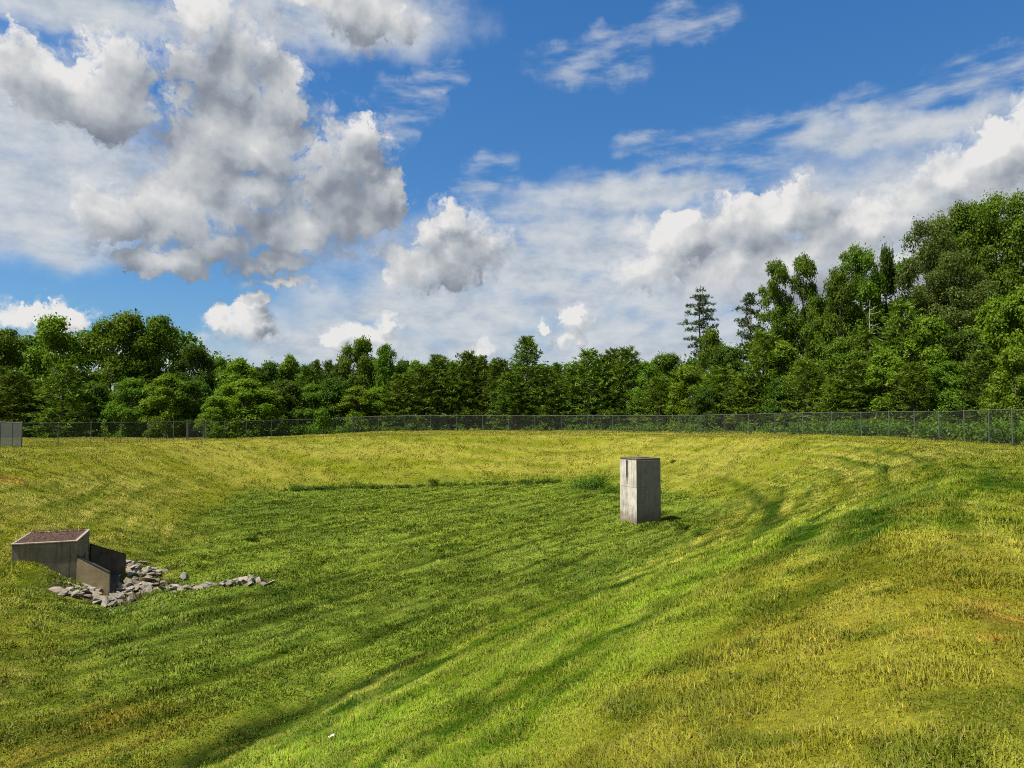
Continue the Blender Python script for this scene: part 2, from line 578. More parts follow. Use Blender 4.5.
def build_grass(count):
    R0, RE = 9.0, 97.0
    # density falls with distance: 1 up to R0, then (R0/r)^1.55
    rr = np.geomspace(1.6, RE, 4000)
    dens = np.where(rr < R0, 1.9 - .9 * rr / R0, (R0 / rr) ** 1.42) * rr
    cdf = np.concatenate([[0], np.cumsum((dens[1:] + dens[:-1]) / 2 * np.diff(rr))])
    r = np.interp(rng.random(count), cdf / cdf[-1], rr)
    az = np.radians(rng.uniform(-44, 44, count))
    x, y = r * np.sin(az), r * np.cos(az)
    k = clear_of_things(x, y)
    x, y, r = x[k], y[k], r[k]
    col, d, bank, press = grass_albedo(x, y)
    # patchy height: tufts, mower tracks pressed down
    h1 = fbm(x / .55, y / .55, 3, 31)
    h2 = fbm(x / 2.2, y / 2.2, 4, 131)
    n = len(x)
    lod = np.maximum(r / R0, .55)
    green = col[:, 1] / (col[:, 0] + 1e-4)
    H = (.026 + .046 * sstep(.35, .7, h1) * (.5 + h2)) * lod ** .22 * rng.uniform(.5, 1.35, n)
    H *= 1 - .5 * np.clip(press, -.8, 1)
    H *= 1 + .5 * sstep(1.0, 1.45, green) * bank * sstep(30, 12, y)
    W = .0038 * lod ** .78 * rng.uniform(.6, 1.5, n) * (1 + .55 * (1 - bank))
    lying = rng.random(n) < (.24 + .20 * bank)
    lean = np.where(lying, rng.uniform(1.15, 1.5, n), np.abs(rng.normal(.45, .45, n)))
    wind = fbm(x / 3.0, y / 3.0, 2, 55) * 9.0
    th = np.where(rng.random(n) < .45, wind + rng.normal(0, .6, n), rng.uniform(0, 2 * math.pi, n))
    H = np.where(lying, H * 1.2, H)
    z = ground_z(x, y) - .006
    ux, uy = np.cos(th), np.sin(th)
    px_, py_ = -uy, ux
    tw = rng.normal(0, .7, n)                       # the blade's own turn
    wx, wy = px_ * np.cos(tw) + ux * np.sin(tw), py_ * np.cos(tw) + uy * np.sin(tw)
    s1, c1 = np.sin(lean * .55), np.cos(lean * .55)
    s2, c2 = np.sin(lean * 1.25), np.cos(lean * 1.25)
    c2 = np.where(lying, .12, c2)
    b = np.stack([x, y, z], 1)
    m = b + np.stack([ux * s1, uy * s1, c1], 1) * (H * .55)[:, None]
    t = m + np.stack([ux * s2, uy * s2, c2], 1) * (H * .55)[:, None]
    z0 = np.zeros(n)
    w = np.stack([wx, wy, z0], 1) * W[:, None]
    v = np.stack([b - w * .8, b + w * .8, m + w, m - w, t], 1).reshape(-1, 3)
    base = (np.arange(n) * 5)[:, None]
    quads = base + np.array([[0, 1, 2, 3]])
    tris = base + np.array([[3, 2, 4]])
    # colour by blade
    rv = rng.random(n)
    col = col * rng.uniform(.68, 1.32, n)[:, None]
    st = (rng.random(n) < np.where(lying, .28, .05) * (.35 + .9 * bank) * (1 - .95 * np.clip(press, 0, 1)))
    straw = np.array([.23, .19, .05]) * rng.uniform(.6, 1.2, n)[:, None]
    col = np.where(st[:, None], straw, col)
    yl = rng.random(n) < .18 * (1 - np.clip(press, 0, 1))
    col = np.where((yl & ~st)[:, None], col * np.array([1.35, 1.12, 1.0]), col)
    cc = np.repeat(col, 5, 0)
    rgba = np.concatenate([cc, np.ones((len(cc), 1))], 1)
    mt, nn = material("grass_blades")
    a_ = nn.n("ShaderNodeAttribute", attribute_name="albedo").outputs["Color"]
    geo = nn.n("ShaderNodeNewGeometry")
    nv = nn.n("ShaderNodeVectorMath", {0: geo.outputs["Normal"], 1: (0, 0, 1.1)}, operation="ADD").outputs[0]
    nv = nn.n("ShaderNodeVectorMath", {0: nv}, operation="NORMALIZE").outputs[0]
    dif = nn.n("ShaderNodeBsdfDiffuse", {"Color": a_, "Normal": nv})
    tr = nn.n("ShaderNodeBsdfTranslucent", {"Color": nn.mixc(1.0, a_, (1.1, 1.15, .6, 1), "MULTIPLY")})
    mx = nn.n("ShaderNodeMixShader", {0: .3, 1: dif.outputs[0], 2: tr.outputs[0]})
    gl = nn.n("ShaderNodeBsdfGlossy", {"Roughness": .45, "Color": (1, 1, 1, 1)})
    mx2 = nn.n("ShaderNodeMixShader", {0: .006, 1: mx.outputs[0], 2: gl.outputs[0]})
    nn.n("ShaderNodeOutputMaterial", {"Surface": mx2.outputs[0]})
    me = mesh_np("grass", v, [quads, tris], mt, {"albedo": ("FLOAT_COLOR", rgba)})
    return tag(link("grass", me), "short mown green and straw coloured grass over the banks and floor of the basin", "grass", kind="stuff")


# ------------------------------------------------------------------ leaves
def leaf_cards(c, nrm, size, aspect=.62, tone=None, droop=0.0):
    """kite shaped leaves, folded a little; c (n,3), nrm (n,3), size (n,)"""
    n = len(c)
    nrm = nrm / (np.linalg.norm(nrm, axis=1)[:, None] + 1e-9)
    r = rng.normal(size=(n, 3))
    t = np.cross(nrm, r)
    t /= np.linalg.norm(t, axis=1)[:, None] + 1e-9
    t[:, 2] -= droop
    b = np.cross(nrm, t)
    s = size[:, None]
    p0 = c - t * s * .5
    p1 = c + b * s * aspect * .5 - nrm * s * .12
    p2 = c + t * s * .55
    p3 = c - b * s * aspect * .5 - nrm * s * .12
    v = np.stack([p0, p1, p2, p3], 1).reshape(-1, 3)
    base = (np.arange(n) * 4)[:, None]
    f = base + np.array([[0, 1, 2, 3]])
    if tone is None:
        tone = rng.random(n)
    return v, f, np.repeat(tone, 4)


def sphere_pts(n):
    p = rng.normal(size=(n, 3))
    return p / np.linalg.norm(p, axis=1)[:, None]


def crown_mesh(name, clumps, per, size, mat, aspect=.62, fill=.55, flat=.75, up=.35):
    """clumps: (x,y,z,r); leaves lie in a shell about each clump, more of them above than below"""
    V, F, T, n0 = [], [], [], 0
    for (cx, cy, cz, cr) in clumps:
        n = max(8, int(per * (cr ** 2)))
        p = sphere_pts(n)
        p[:, 2] = np.where((p[:, 2] < -.3) & (rng.random(n) < .5), -p[:, 2], p[:, 2])
        rad = cr * (fill + (1 - fill) * rng.random(n) ** .5) * (1 + .22 * rng.normal(size=n))
        # sub-lumps so the clump has no clean outline
        lump = np.array([vnoise(p[:, 0] * 2.1 + cx, p[:, 1] * 2.1 + cy + p[:, 2] * 2.1, 3)])[0]
        rad *= .70 + .6 * lump
        c = p * rad[:, None] * np.array([1, 1, flat]) + np.array([cx, cy, cz])
        nr = p * .8 + rng.normal(size=(n, 3)) * .55 + np.array([0, 0, up])
        tone = np.clip(.45 + .35 * rng.normal(size=n) * .6 + .5 * (lump - .5), 0, 1)
        v, f, t = leaf_cards(c, nr, size * rng.uniform(.6, 1.35, n), aspect, tone, .15)
        V.append(v); F.append(f + n0); T.append(t)
        n0 += len(v)
    return mesh_np(name, np.concatenate(V), [np.concatenate(F)], mat, {"tone": ("FLOAT", np.concatenate(T))})


def broadleaf(seed, H, Rr, base=.12, nclump=46, per=170, size=.34, top=.55, prof=.62, mat=None, cr=(.24, .36), flat=.8, twin=False):
    """a broadleaf tree: returns (trunk mesh, crown mesh)"""
    g = random.Random(seed)
    cl = []
    for k in range(nclump):
        t = g.random() ** .8
        zz = base + (1 - base) * t
        u = (zz - base) / (1 - base)
        # widest at `top`, closing to a rounded head
        w = (u / top) ** .5 if u < top else (1 - ((u - top) / (1 - top)) ** 2) ** .5
        w = max(.12, w ** prof if u > top else .55 + .45 * w)
        a = g.random() * 2 * math.pi
        rad = Rr * w * (.35 + .5 * g.random() ** .6)
        c = Rr * g.uniform(*cr) * (.75 + .35 * (1 - u))
        cl.append((rad * math.cos(a), rad * math.sin(a), H * zz - c * .55, c))
    cl.append((0, 0, H * .93, Rr * .26))
    cl.append((0, 0, H * .8, Rr * .34))
    mb = MB()
    lean = (g.uniform(-.03, .03) * H, g.uniform(-.03, .03) * H)
    ns = 7
    tp = [(lean[0] * (i / ns) ** 2 + g.uniform(-.04, .04), lean[1] * (i / ns) ** 2, -.3 + (H * .86 + .3) * i / ns) for i in range(ns + 1)]
    r0 = H * .016 + .04
    mb.tube(tp, [r0 * (1.25 if i == 0 else 1 - .88 * i / ns) for i in range(ns + 1)], 8)
    for c in cl[:: max(1, len(cl) // 18)]:
        h = min(c[2] * .72, H * .8)
        k = h / (H * .86)
        s = Vector((lean[0] * k * k, lean[1] * k * k, h))
        e = Vector(c[:3])
        mid = s.lerp(e, .5) + Vector((0, 0, .12 * (e - s).length))
        mb.tube([s, mid, e], [r0 * .42 * (1 - k * .5), r0 * .28 * (1 - k * .4), .015], 6)
    trunk = mb.mesh("trunk", BARK["grey"], True)
    crown = crown_mesh("crown", cl, per, size, mat, .66, .5, flat)
    return trunk, crown


def pine(seed, H, Lmax, step=.42, mat=None, start=.05, per=6, ragged=.25, tuft=.34, power=.75, bark="brown", droop=.05, tufts=1.0):
    """a young pine: whorls of ascending branches with needle tufts"""
    g = random.Random(seed)
    mb = MB()
    mb.tube([(0, 0, -.3), (0, 0, H * .5), (g.uniform(-.1, .1), 0, H * .98)], [H * .014 + .03, H * .009, .012], 7)
    C, D, S = [], [], []
    z = H * start
    while z < H * .97:
        t = z / H
        L0 = Lmax * max(.06, (1 - t)) ** power * min(1, .55 + t * 3.0)
        nb = per + g.randint(-1, 1)
        a0 = g.random() * 6.28
        for k in range(nb):
            a = a0 + 2 * math.pi * k / nb + g.uniform(-.25, .25)
            L = L0 * (1 + g.uniform(-ragged, ragged) + (ragged * .8 if g.random() < .12 else 0))
            el = R(2) + R(46) * t ** 1.5 + g.uniform(-.15, .15)
            d = Vector((math.cos(a) * math.cos(el), math.sin(a) * math.cos(el), math.sin(el)))
            s = Vector((0, 0, z + g.uniform(-.1, .1)))
            tip = s + d * L + Vector((0, 0, L * (.12 - droop * 2)))
            mid = s + d * L * .55 - Vector((0, 0, droop * L * .5))
            if L > .5:
                mb.tube([s, mid, tip], [.012 + .008 * L, .012 + .003 * L, .008], 4, False)
            nt = max(2, int((L * 2.6 + 1) * tufts))
            for q in range(nt):
                u = .30 + .70 * (q + g.random()) / nt
                p = (s.lerp(mid, u / .55) if u < .55 else mid.lerp(tip, (u - .55) / .45))
                side = d.cross(Vector((0, 0, 1))).normalized() * g.uniform(-1, 1) * L * .34 * (1.12 - u)
                C.append(p + side + Vector((0, 0, g.uniform(-.04, .12))))
                D.append((d * .8 + side.normalized() * .5 if side.length > .01 else d) + Vector((0, 0, g.uniform(.1, .8))))
                S.append(tuft * g.uniform(.7, 1.25))
        z += step * g.uniform(.8, 1.2) * (1 - .35 * t)
    for k in range(4):
        C.append(Vector((0, 0, H * (.95 + .012 * k)))); D.append(Vector((g.uniform(-.3, .3), g.uniform(-.3, .3), 1))); S.append(tuft)
    return mb.mesh("trunk", BARK[bark], True), needle_mesh("crown", C, D, S, mat)


def needle_mesh(name, C, D, S, mat, k=8, width=.15):
    C = np.array([c[:] for c in C]); D = np.array([d[:] for d in D]); S = np.array(S)
    n = len(C)
    D /= np.linalg.norm(D, axis=1)[:, None]
    C = np.repeat(C, k, 0); D = np.repeat(D, k, 0); S = np.repeat(S, k)
    d = D * .75 + rng.normal(size=(n * k, 3)) * .60
    d /= np.linalg.norm(d, axis=1)[:, None]
    side = np.cross(d, rng.normal(size=(n * k, 3)))
    side /= np.linalg.norm(side, axis=1)[:, None]
    s = S[:, None] * rng.uniform(.6, 1.15, (n * k, 1))
    w = s * width
    v = np.stack([C - side * w * .5, C + side * w * .5, C + d * s * .6 + side * w * .55, C + d * s, C + d * s * .6 - side * w * .55], 1).reshape(-1, 3)
    b = (np.arange(n * k) * 5)[:, None]
    tone = np.repeat(np.clip(np.repeat(rng.random(n), k) * .7 + .3 * rng.random(n * k), 0, 1), 5)
    return mesh_np(name, v, [b + np.array([[0, 1, 2, 4]]), b + np.array([[4, 2, 3]])], mat, {"tone": ("FLOAT", tone)})


def tall_pine(seed, H, pads, mat):
    """an old pine: bare bole, flat layers of foliage held out on separate limbs"""
    g = random.Random(seed)
    mb = MB()
    pts = [(g.uniform(-.12, .12) * (i > 0), 0, -.3 + (H * .97 + .3) * i / 8) for i in range(9)]
    mb.tube(pts, [.22 * (1 - .9 * i / 8) + .02 for i in range(9)], 8)
    C, D, S = [], [], []
    for (zt, az, L, pr) in pads:
        s = Vector((0, 0, H * zt - L * .18))
        a = R(az)
        e = Vector((math.cos(a) * L, math.sin(a) * L, H * zt))
        mb.tube([s, s.lerp(e, .6) - Vector((0, 0, .05 * L)), e], [.05, .035, .015], 5, False)
        for q in range(int(26 * pr * pr + 10)):
            u = g.random() ** .5 * pr
            w = g.random() * 6.28
            c = e + Vector((math.cos(w) * u, math.sin(w) * u, g.uniform(-.30, .38) * (1.2 - u / (pr + .01)) - u * .22)) - (e - s) * g.random() * .35
            C.append(c); D.append(Vector((math.cos(w) * .5, math.sin(w) * .5, .8))); S.append(.42 * g.uniform(.7, 1.2))
    return mb.mesh("trunk", BARK["red"], True), needle_mesh("crown", C, D, S, mat, 8, .13)


BARK = {"grey": bark_material("grey_bark", (.055, .045, .035), (.14, .12, .095)),
        "brown": bark_material("brown_bark", (.05, .035, .025), (.12, .085, .06)),
        "red": bark_material("pine_bark", (.07, .045, .03), (.17, .11, .075)),
        "bleached": bark_material("bleached_wood", (.20, .18, .15), (.34, .31, .27))}
L_OAK = leaf_material("oak_leaves", (.042, .088, .007), (.135, .205, .012))
L_BRIGHT = leaf_material("fresh_leaves", (.068, .135, .008), (.170, .255, .014))
L_OLIVE = leaf_material("olive_leaves", (.050, .080, .014), (.120, .158, .030))
L_DEEP = leaf_material("deep_leaves", (.028, .062, .006), (.080, .135, .011))
L_PINE = leaf_material("pine_needles", (.040, .082, .008), (.125, .185, .015), .25)
L_PINE_Y = leaf_material("young_pine_needles", (.050, .100, .008), (.145, .212, .015), .25)
L_PINE_B = leaf_material("old_pine_needles", (.026, .052, .016), (.075, .108, .030), .15)
L_WEED = leaf_material("weed_leaves", (.036, .080, .004), (.105, .175, .008), .3)
L_WEEDD = leaf_material("dark_weed_leaves", (.020, .050, .003), (.060, .110, .006), .25)

# ------------------------------------------------------------------ sun and sky
SUN_AZ, SUN_EL = 243.5, 60.0            # clockwise from straight ahead
sd = Vector((math.sin(R(SUN_AZ)) * math.cos(R(SUN_EL)), math.cos(R(SUN_AZ)) * math.cos(R(SUN_EL)), math.sin(R(SUN_EL))))
sl = bpy.data.lights.new("sun", "SUN")
sl.energy = 4.8
sl.angle = R(.53)
sl.color = (1.0, .95, .86)
so = bpy.data.objects.new("sun", sl)
COL.objects.link(so)
so.rotation_euler = sd.to_track_quat("Z", "Y").to_euler()
so.location = (-20, -10, 40)


def sky_uv(px, py):
    d = ray(px, py)
    return math.atan2(d.x, d.y) * 7.4, math.asin(d.z) * 7.4


def blob_group(name, blobs, k):
    """1 inside a cloud's middle, 0 at its outline, negative outside (smooth union of ellipses round the sky)"""
    g = bpy.data.node_groups.new(name, "ShaderNodeTree")
    g.interface.new_socket("P", in_out="INPUT", socket_type="NodeSocketVector")
    g.interface.new_socket("F", in_out="OUTPUT", socket_type="NodeSocketFloat")
    n = N(g)
    gi = n.n("NodeGroupInput")
    go = n.n("NodeGroupOutput")
    P = gi.outputs[0]
    acc = None
    for (px, py, rx, ry) in blobs:
        u, v = sky_uv(px, py)
        ru = (sky_uv(px + rx, py)[0] - sky_uv(px - rx, py)[0]) / 2
        rv = (sky_uv(px, py - ry)[1] - sky_uv(px, py + ry)[1]) / 2
        m = n.n("ShaderNodeVectorMath", {0: P, 1: (1 / ru, 1 / rv, 0), 2: (-u / ru, -v / rv, 0)}, operation="MULTIPLY_ADD").outputs[0]
        dt = n.n("ShaderNodeVectorMath", {0: m, 1: m}, operation="DOT_PRODUCT").outputs["Value"]
        acc = dt if acc is None else n.math("SMOOTH_MIN", acc, dt, k)
    n.link(n.math("SUBTRACT", 1.0, acc), go.inputs[0])
    return g


CUMULUS = [
    (228, 62, 84, 72), (205, 16, 46, 34), (272, 92, 46, 70), (215, 135, 80, 70), (268, 155, 56, 60), (118, 72, 50, 54), (70, 92, 80, 46), (118, 112, 56, 44), (22, 72, 55, 44),
    (345, 158, 54, 56), (374, 190, 34, 40), (335, 208, 76, 50), (235, 200, 120, 56), (170, 215, 90, 50), (290, 230, 80, 32), (170, 258, 60, 24), (272, 260, 42, 16), (112, 208, 60, 40),
    (314, 178, 44, 62), (300, 222, 60, 36), (220, 246, 60, 26), (374, 14, 50, 44), (300, -10, 60, 24),
    (432, 264, 58, 30), (470, 246, 42, 34), (452, 220, 30, 22), (408, 268, 32, 22), (494, 246, 24, 24), (430, 236, 26, 22),
    (746, 226, 58, 42), (803, 212, 40, 40), (688, 236, 62, 28), (840, 250, 90, 52), (765, 268, 120, 44), (655, 268, 56, 26), (800, 288, 100, 26),
    (1002, 150, 66, 42), (955, 176, 56, 36), (1040, 122, 46, 40), (900, 212, 84, 38), (965, 220, 110, 60), (860, 232, 60, 36), (900, 270, 130, 50),
    (576, 318, 24, 16), (566, 341, 18, 8), (280, 282, 40, 8), (246, 326, 38, 25), (255, 305, 18, 15), (222, 322, 19, 15), (372, 334, 38, 15), (385, 322, 15, 10), (340, 338, 25, 14),
    (482, 349, 17, 11), (540, 328, 10, 11), (42, 314, 48, 20), (20, 318, 34, 17), (72, 324, 27, 14),
]
WISPS = [   # thin and ragged
    (582, 198, 46, 24), (588, 194, 30, 14), (492, 170, 30, 20), (476, 190, 24, 16), (412, 100, 34, 22), (400, 122, 24, 28), (590, 62, 62, 26), (620, 40, 40, 18), (690, 20, 44, 22), (655, 145, 44, 12), (60, 12, 130, 30), (240, 8, 80, 24), (440, 75, 24, 16),
    (660, 190, 120, 22), (900, 112, 130, 28), (800, 128, 110, 18), (985, 85, 90, 30), (1010, 62, 70, 20), (540, 210, 90, 24), (720, 165, 80, 16),
]
VEIL = [    # broad sheets
    (520, 290, 190, 60), (640, 262, 140, 50), (440, 315, 150, 34), (350, 345, 120, 30), (560, 345, 260, 44), (760, 300, 160, 70), (700, 330, 240, 60), (570, 240, 80, 30), (620, 195, 110, 20),
    (50, 180, 140, 76), (20, 120, 110, 70), (30, 225, 100, 36), (70, 205, 90, 40), (900, 230, 190, 80), (900, 130, 110, 22),
    (100, 366, 200, 24), (345, 16, 120, 44), (1000, 330, 150, 90), (100, 12, 120, 26),
    (-300, 300, 200, 120), (1400, 250, 250, 150), (512, 395, 700, 34),
]

world = bpy.data.worlds.new("World")
scene.world = world
world.use_nodes = True
w = N(world.node_tree)
tcw = w.n("ShaderNodeTexCoord").outputs["Generated"]
sep = w.n("ShaderNodeSeparateXYZ", {0: tcw})
azn = w.math("MULTIPLY", w.math("ARCTAN2", sep.outputs[0], sep.outputs[1]), 7.4)
eln = w.math("MULTIPLY", w.math("ARCSINE", sep.outputs[2]), 7.4)
P0 = w.n("ShaderNodeCombineXYZ", {0: azn, 1: eln, 2: 0}).outputs[0]

cum_blobs = blob_group("cumulus_outline", CUMULUS, .22)
wisp_blobs = blob_group("wisp_outline", WISPS, .5)
veil_blobs = blob_group("veil_outline", VEIL, .8)

# cumulus: outline broken up by billows
cg = bpy.data.node_groups.new("cumulus", "ShaderNodeTree")
cg.interface.new_socket("P", in_out="INPUT", socket_type="NodeSocketVector")
cg.interface.new_socket("F", in_out="OUTPUT", socket_type="NodeSocketFloat")
cg.interface.new_socket("B", in_out="OUTPUT", socket_type="NodeSocketFloat")
cg.interface.new_socket("S", in_out="OUTPUT", socket_type="NodeSocketFloat")
n = N(cg)
gi, go = n.n("NodeGroupInput"), n.n("NodeGroupOutput")
wn = n.noise(gi.outputs[0], 3.2, 5, .6, out=1, noise_dimensions="2D")
wn = n.n("ShaderNodeVectorMath", {0: wn, 1: (.5, .5, .5)}, operation="SUBTRACT").outputs[0]
Pw = n.n("ShaderNodeVectorMath", {0: wn, 1: (.46, .36, 0), 2: gi.outputs[0]}, operation="MULTIPLY_ADD").outputs[0]
wn2 = n.noise(Pw, 11.0, 3, .55, out=1, noise_dimensions="2D")
wn2 = n.n("ShaderNodeVectorMath", {0: wn2, 1: (.5, .5, .5)}, operation="SUBTRACT").outputs[0]
Pv = n.n("ShaderNodeVectorMath", {0: wn2, 1: (.07, .07, 0), 2: Pw}, operation="MULTIPLY_ADD").outputs[0]
bl = n.n("ShaderNodeGroup")
bl.node_tree = cum_blobs
n.link(Pw, bl.inputs[0])
bF = n.math("MAXIMUM", bl.outputs[0], -1.2)
vor = n.n("ShaderNodeTexVoronoi", {"Vector": Pv, "Scale": 4.0, "Detail": 3.0, "Roughness": .55, "Lacunarity": 2.2, "Smoothness": .35}, feature="SMOOTH_F1", voronoi_dimensions="2D", normalize=False).outputs["Distance"]
fb = n.noise(Pw, 7.0, 8, .64, noise_dimensions="2D")
t = n.math("MULTIPLY", n.math("SUBTRACT", .40, vor), .60)
t = n.math("ADD", t, n.math("MULTIPLY", n.math("SUBTRACT", fb, .5), 1.0))
t = n.math("ADD", t, .17)
n.link(n.math("ADD", bF, t), go.inputs[0])
n.link(bF, go.inputs[1])
lowv = n.n("ShaderNodeTexVoronoi", {"Vector": Pw, "Scale": 2.6, "Detail": .6, "Roughness": .5, "Lacunarity": 2.2, "Smoothness": .6}, feature="SMOOTH_F1", voronoi_dimensions="2D", normalize=False).outputs["Distance"]
lown = n.noise(gi.outputs[0], 3.4, 2, .5, noise_dimensions="2D")
ts = n.math("ADD", n.math("MULTIPLY", n.math("SUBTRACT", .42, lowv), .9), n.math("MULTIPLY", n.math("SUBTRACT", lown, .5), .8))
n.link(n.math("ADD", n.math("MINIMUM", bF, .95), ts), go.inputs[2])


def shifted(dx, dy):
    return w.n("ShaderNodeVectorMath", {0: P0, 1: (dx, dy, 0)}, operation="ADD").outputs[0]


def use(g, P):
    nd = w.n("ShaderNodeGroup")
    nd.node_tree = g
    w.link(P, nd.inputs[0])
    return nd.outputs


c0 = use(cg, P0)
c1 = use(cg, shifted(-.08, .14))
c2 = use(cg, shifted(-.16, .32))
edge = w.noise(P0, 1.3, 3, .5, noise_dimensions="2D")
halo = w.math("MULTIPLY", w.rng(c0[0], -.55, .25, 0, 1, True), w.rng(w.noise(P0, 3.4, 6, .6, noise_dimensions="2D"), .42, .66, 0, .55, True))
cover = w.rng(c0[0], .02, w.rng(edge, .35, .65, .34, .95), 0, 1, True)
cover = w.math("MAXIMUM", cover, halo)
g1 = w.math("SUBTRACT", c0[2], c1[2])
g2 = w.math("SUBTRACT", w.math("MAXIMUM", w.math("MINIMUM", c0[1], .95), -.3), w.math("MAXIMUM", w.math("MINIMUM", c2[1], .95), -.3))
thick = w.rng(c0[1], .1, 1.0, 0, 1, True)
soft = w.noise(P0, 1.1, 3, .45, noise_dimensions="2D")
lit = w.math("ADD", w.math("MULTIPLY", g1, .44), w.math("MULTIPLY", g2, .34))
lit = w.math("ADD", lit, w.math("MULTIPLY", w.math("SUBTRACT", soft, .5), .9))
lit = w.math("SUBTRACT", w.math("ADD", lit, .72), w.math("MULTIPLY", thick, .22))
puff = w.math("SUBTRACT", use(cg, shifted(.03, -.05))[0], c0[0])
lit = w.math("ADD", w.math("MULTIPLY", lit, .84), w.math("MULTIPLY", puff, -.06))
cum_col = w.ramp(lit, [(.0, (.150, .172, .215)), (.28, (.225, .250, .290)), (.52, (.360, .385, .415)), (.76, (.49, .50, .51)), (1.0, (.645, .64, .63))])

# thin clouds
wsp = use(wisp_blobs, w.n("ShaderNodeVectorMath", {0: w.n("ShaderNodeVectorMath", {0: w.noise(P0, 3.0, 5, .6, out=1, noise_dimensions="2D"), 1: (.5, .5, .5)}, operation="SUBTRACT").outputs[0], 1: (.5, .35, 0), 2: P0}, operation="MULTIPLY_ADD").outputs[0])[0]
st = w.n("ShaderNodeMapping", {"Vector": P0, "Rotation": (0, 0, R(-24)), "Scale": (1.1, 4.2, 1)}).outputs[0]
wno = w.noise(st, 1.9, 7, .56, noise_dimensions="2D")
wal = w.math("MULTIPLY", w.rng(w.math("MAXIMUM", wsp, -1.0), -.6, .9, 0, 1, True), w.rng(wno, .30, .80, 0, .66, True))
vls = use(veil_blobs, w.n("ShaderNodeVectorMath", {0: w.n("ShaderNodeVectorMath", {0: w.noise(P0, 1.6, 5, .55, out=1, noise_dimensions="2D"), 1: (.5, .5, .5)}, operation="SUBTRACT").outputs[0], 1: (.9, .5, 0), 2: P0}, operation="MULTIPLY_ADD").outputs[0])[0]
st2 = w.n("ShaderNodeMapping", {"Vector": P0, "Rotation": (0, 0, R(-6)), "Scale": (.9, 1.9, 1)}).outputs[0]
vno = w.noise(st2, 1.5, 7, .54, noise_dimensions="2D")
val = w.math("MULTIPLY", w.rng(w.math("MAXIMUM", vls, -1.5), -1.0, .9, 0, 1, True), w.rng(w.math("ADD", vno, w.math("MULTIPLY", vls, .12)), .22, .60, .25, .96, True))
away = w.math("MAXIMUM", w.rng(w.math("ABSOLUTE", azn), 6.5, 9.5, 0, 1, True), w.rng(eln, 4.6, 6.5, 0, .8, True))  # unseen clouds added behind and overhead to neutralise the blue skylight
val = w.math("MAXIMUM", val, w.math("MULTIPLY", away, w.rng(w.noise(tcw, 3.0, 5, .6), .40, .58, 0, .9, True)))
veil_col = w.ramp(w.noise(st2, 3.1, 6, .6, noise_dimensions="2D"), [(.25, (.31, .36, .43)), (.5, (.42, .455, .495)), (.75, (.51, .525, .54))])

sky = w.n("ShaderNodeTexSky", sky_type="NISHITA", sun_disc=False)
sky.sun_elevation = R(SUN_EL)
sky.sun_rotation = R(SUN_AZ)
sky.air_density = 1.0
sky.dust_density = .6
sky.ozone_density = 2.0
tint = w.mixc(1.0, sky.outputs[0], w.ramp(w.rng(eln, 0, 3.6), [(0, (.52, .66, .78)), (.35, (.40, .68, .92)), (1, (.33, .74, 1.08))]), "MULTIPLY")
bg_sky = w.n("ShaderNodeBackground", {"Color": tint, "Strength": .066})
bg_veil = w.n("ShaderNodeBackground", {"Color": veil_col, "Strength": .66})
bg_cum = w.n("ShaderNodeBackground", {"Color": cum_col, "Strength": .63})
up_only = w.rng(sep.outputs[2], -.02, .01)
m1 = w.n("ShaderNodeMixShader", {0: w.math("MULTIPLY", val, up_only), 1: bg_sky.outputs[0], 2: bg_veil.outputs[0]})
m2 = w.n("ShaderNodeMixShader", {0: wal, 1: m1.outputs[0], 2: bg_veil.outputs[0]})
m3 = w.n("ShaderNodeMixShader", {0: w.math("MULTIPLY", cover, up_only), 1: m2.outputs[0], 2: bg_cum.outputs[0]})
w.n("ShaderNodeOutputWorld", {"Surface": m3.outputs[0]})
world.cycles.sampling_method = "MANUAL"
world.cycles.sample_map_resolution = 256

vs = scene.view_settings
scene.display_settings.display_device = "sRGB"
vs.view_transform = "Standard"
vs.look = "None"
vs.exposure = EXPOSURE = 1.0
vs.gamma = 1.0
vs.use_curve_mapping = False
scene.cycles.max_bounces = 5
scene.cycles.diffuse_bounces = 3
scene.cycles.transmission_bounces = 3
scene.cycles.transparent_max_bounces = 8
scene.cycles.use_denoising = False
scene.cycles.filter_width = 1.05

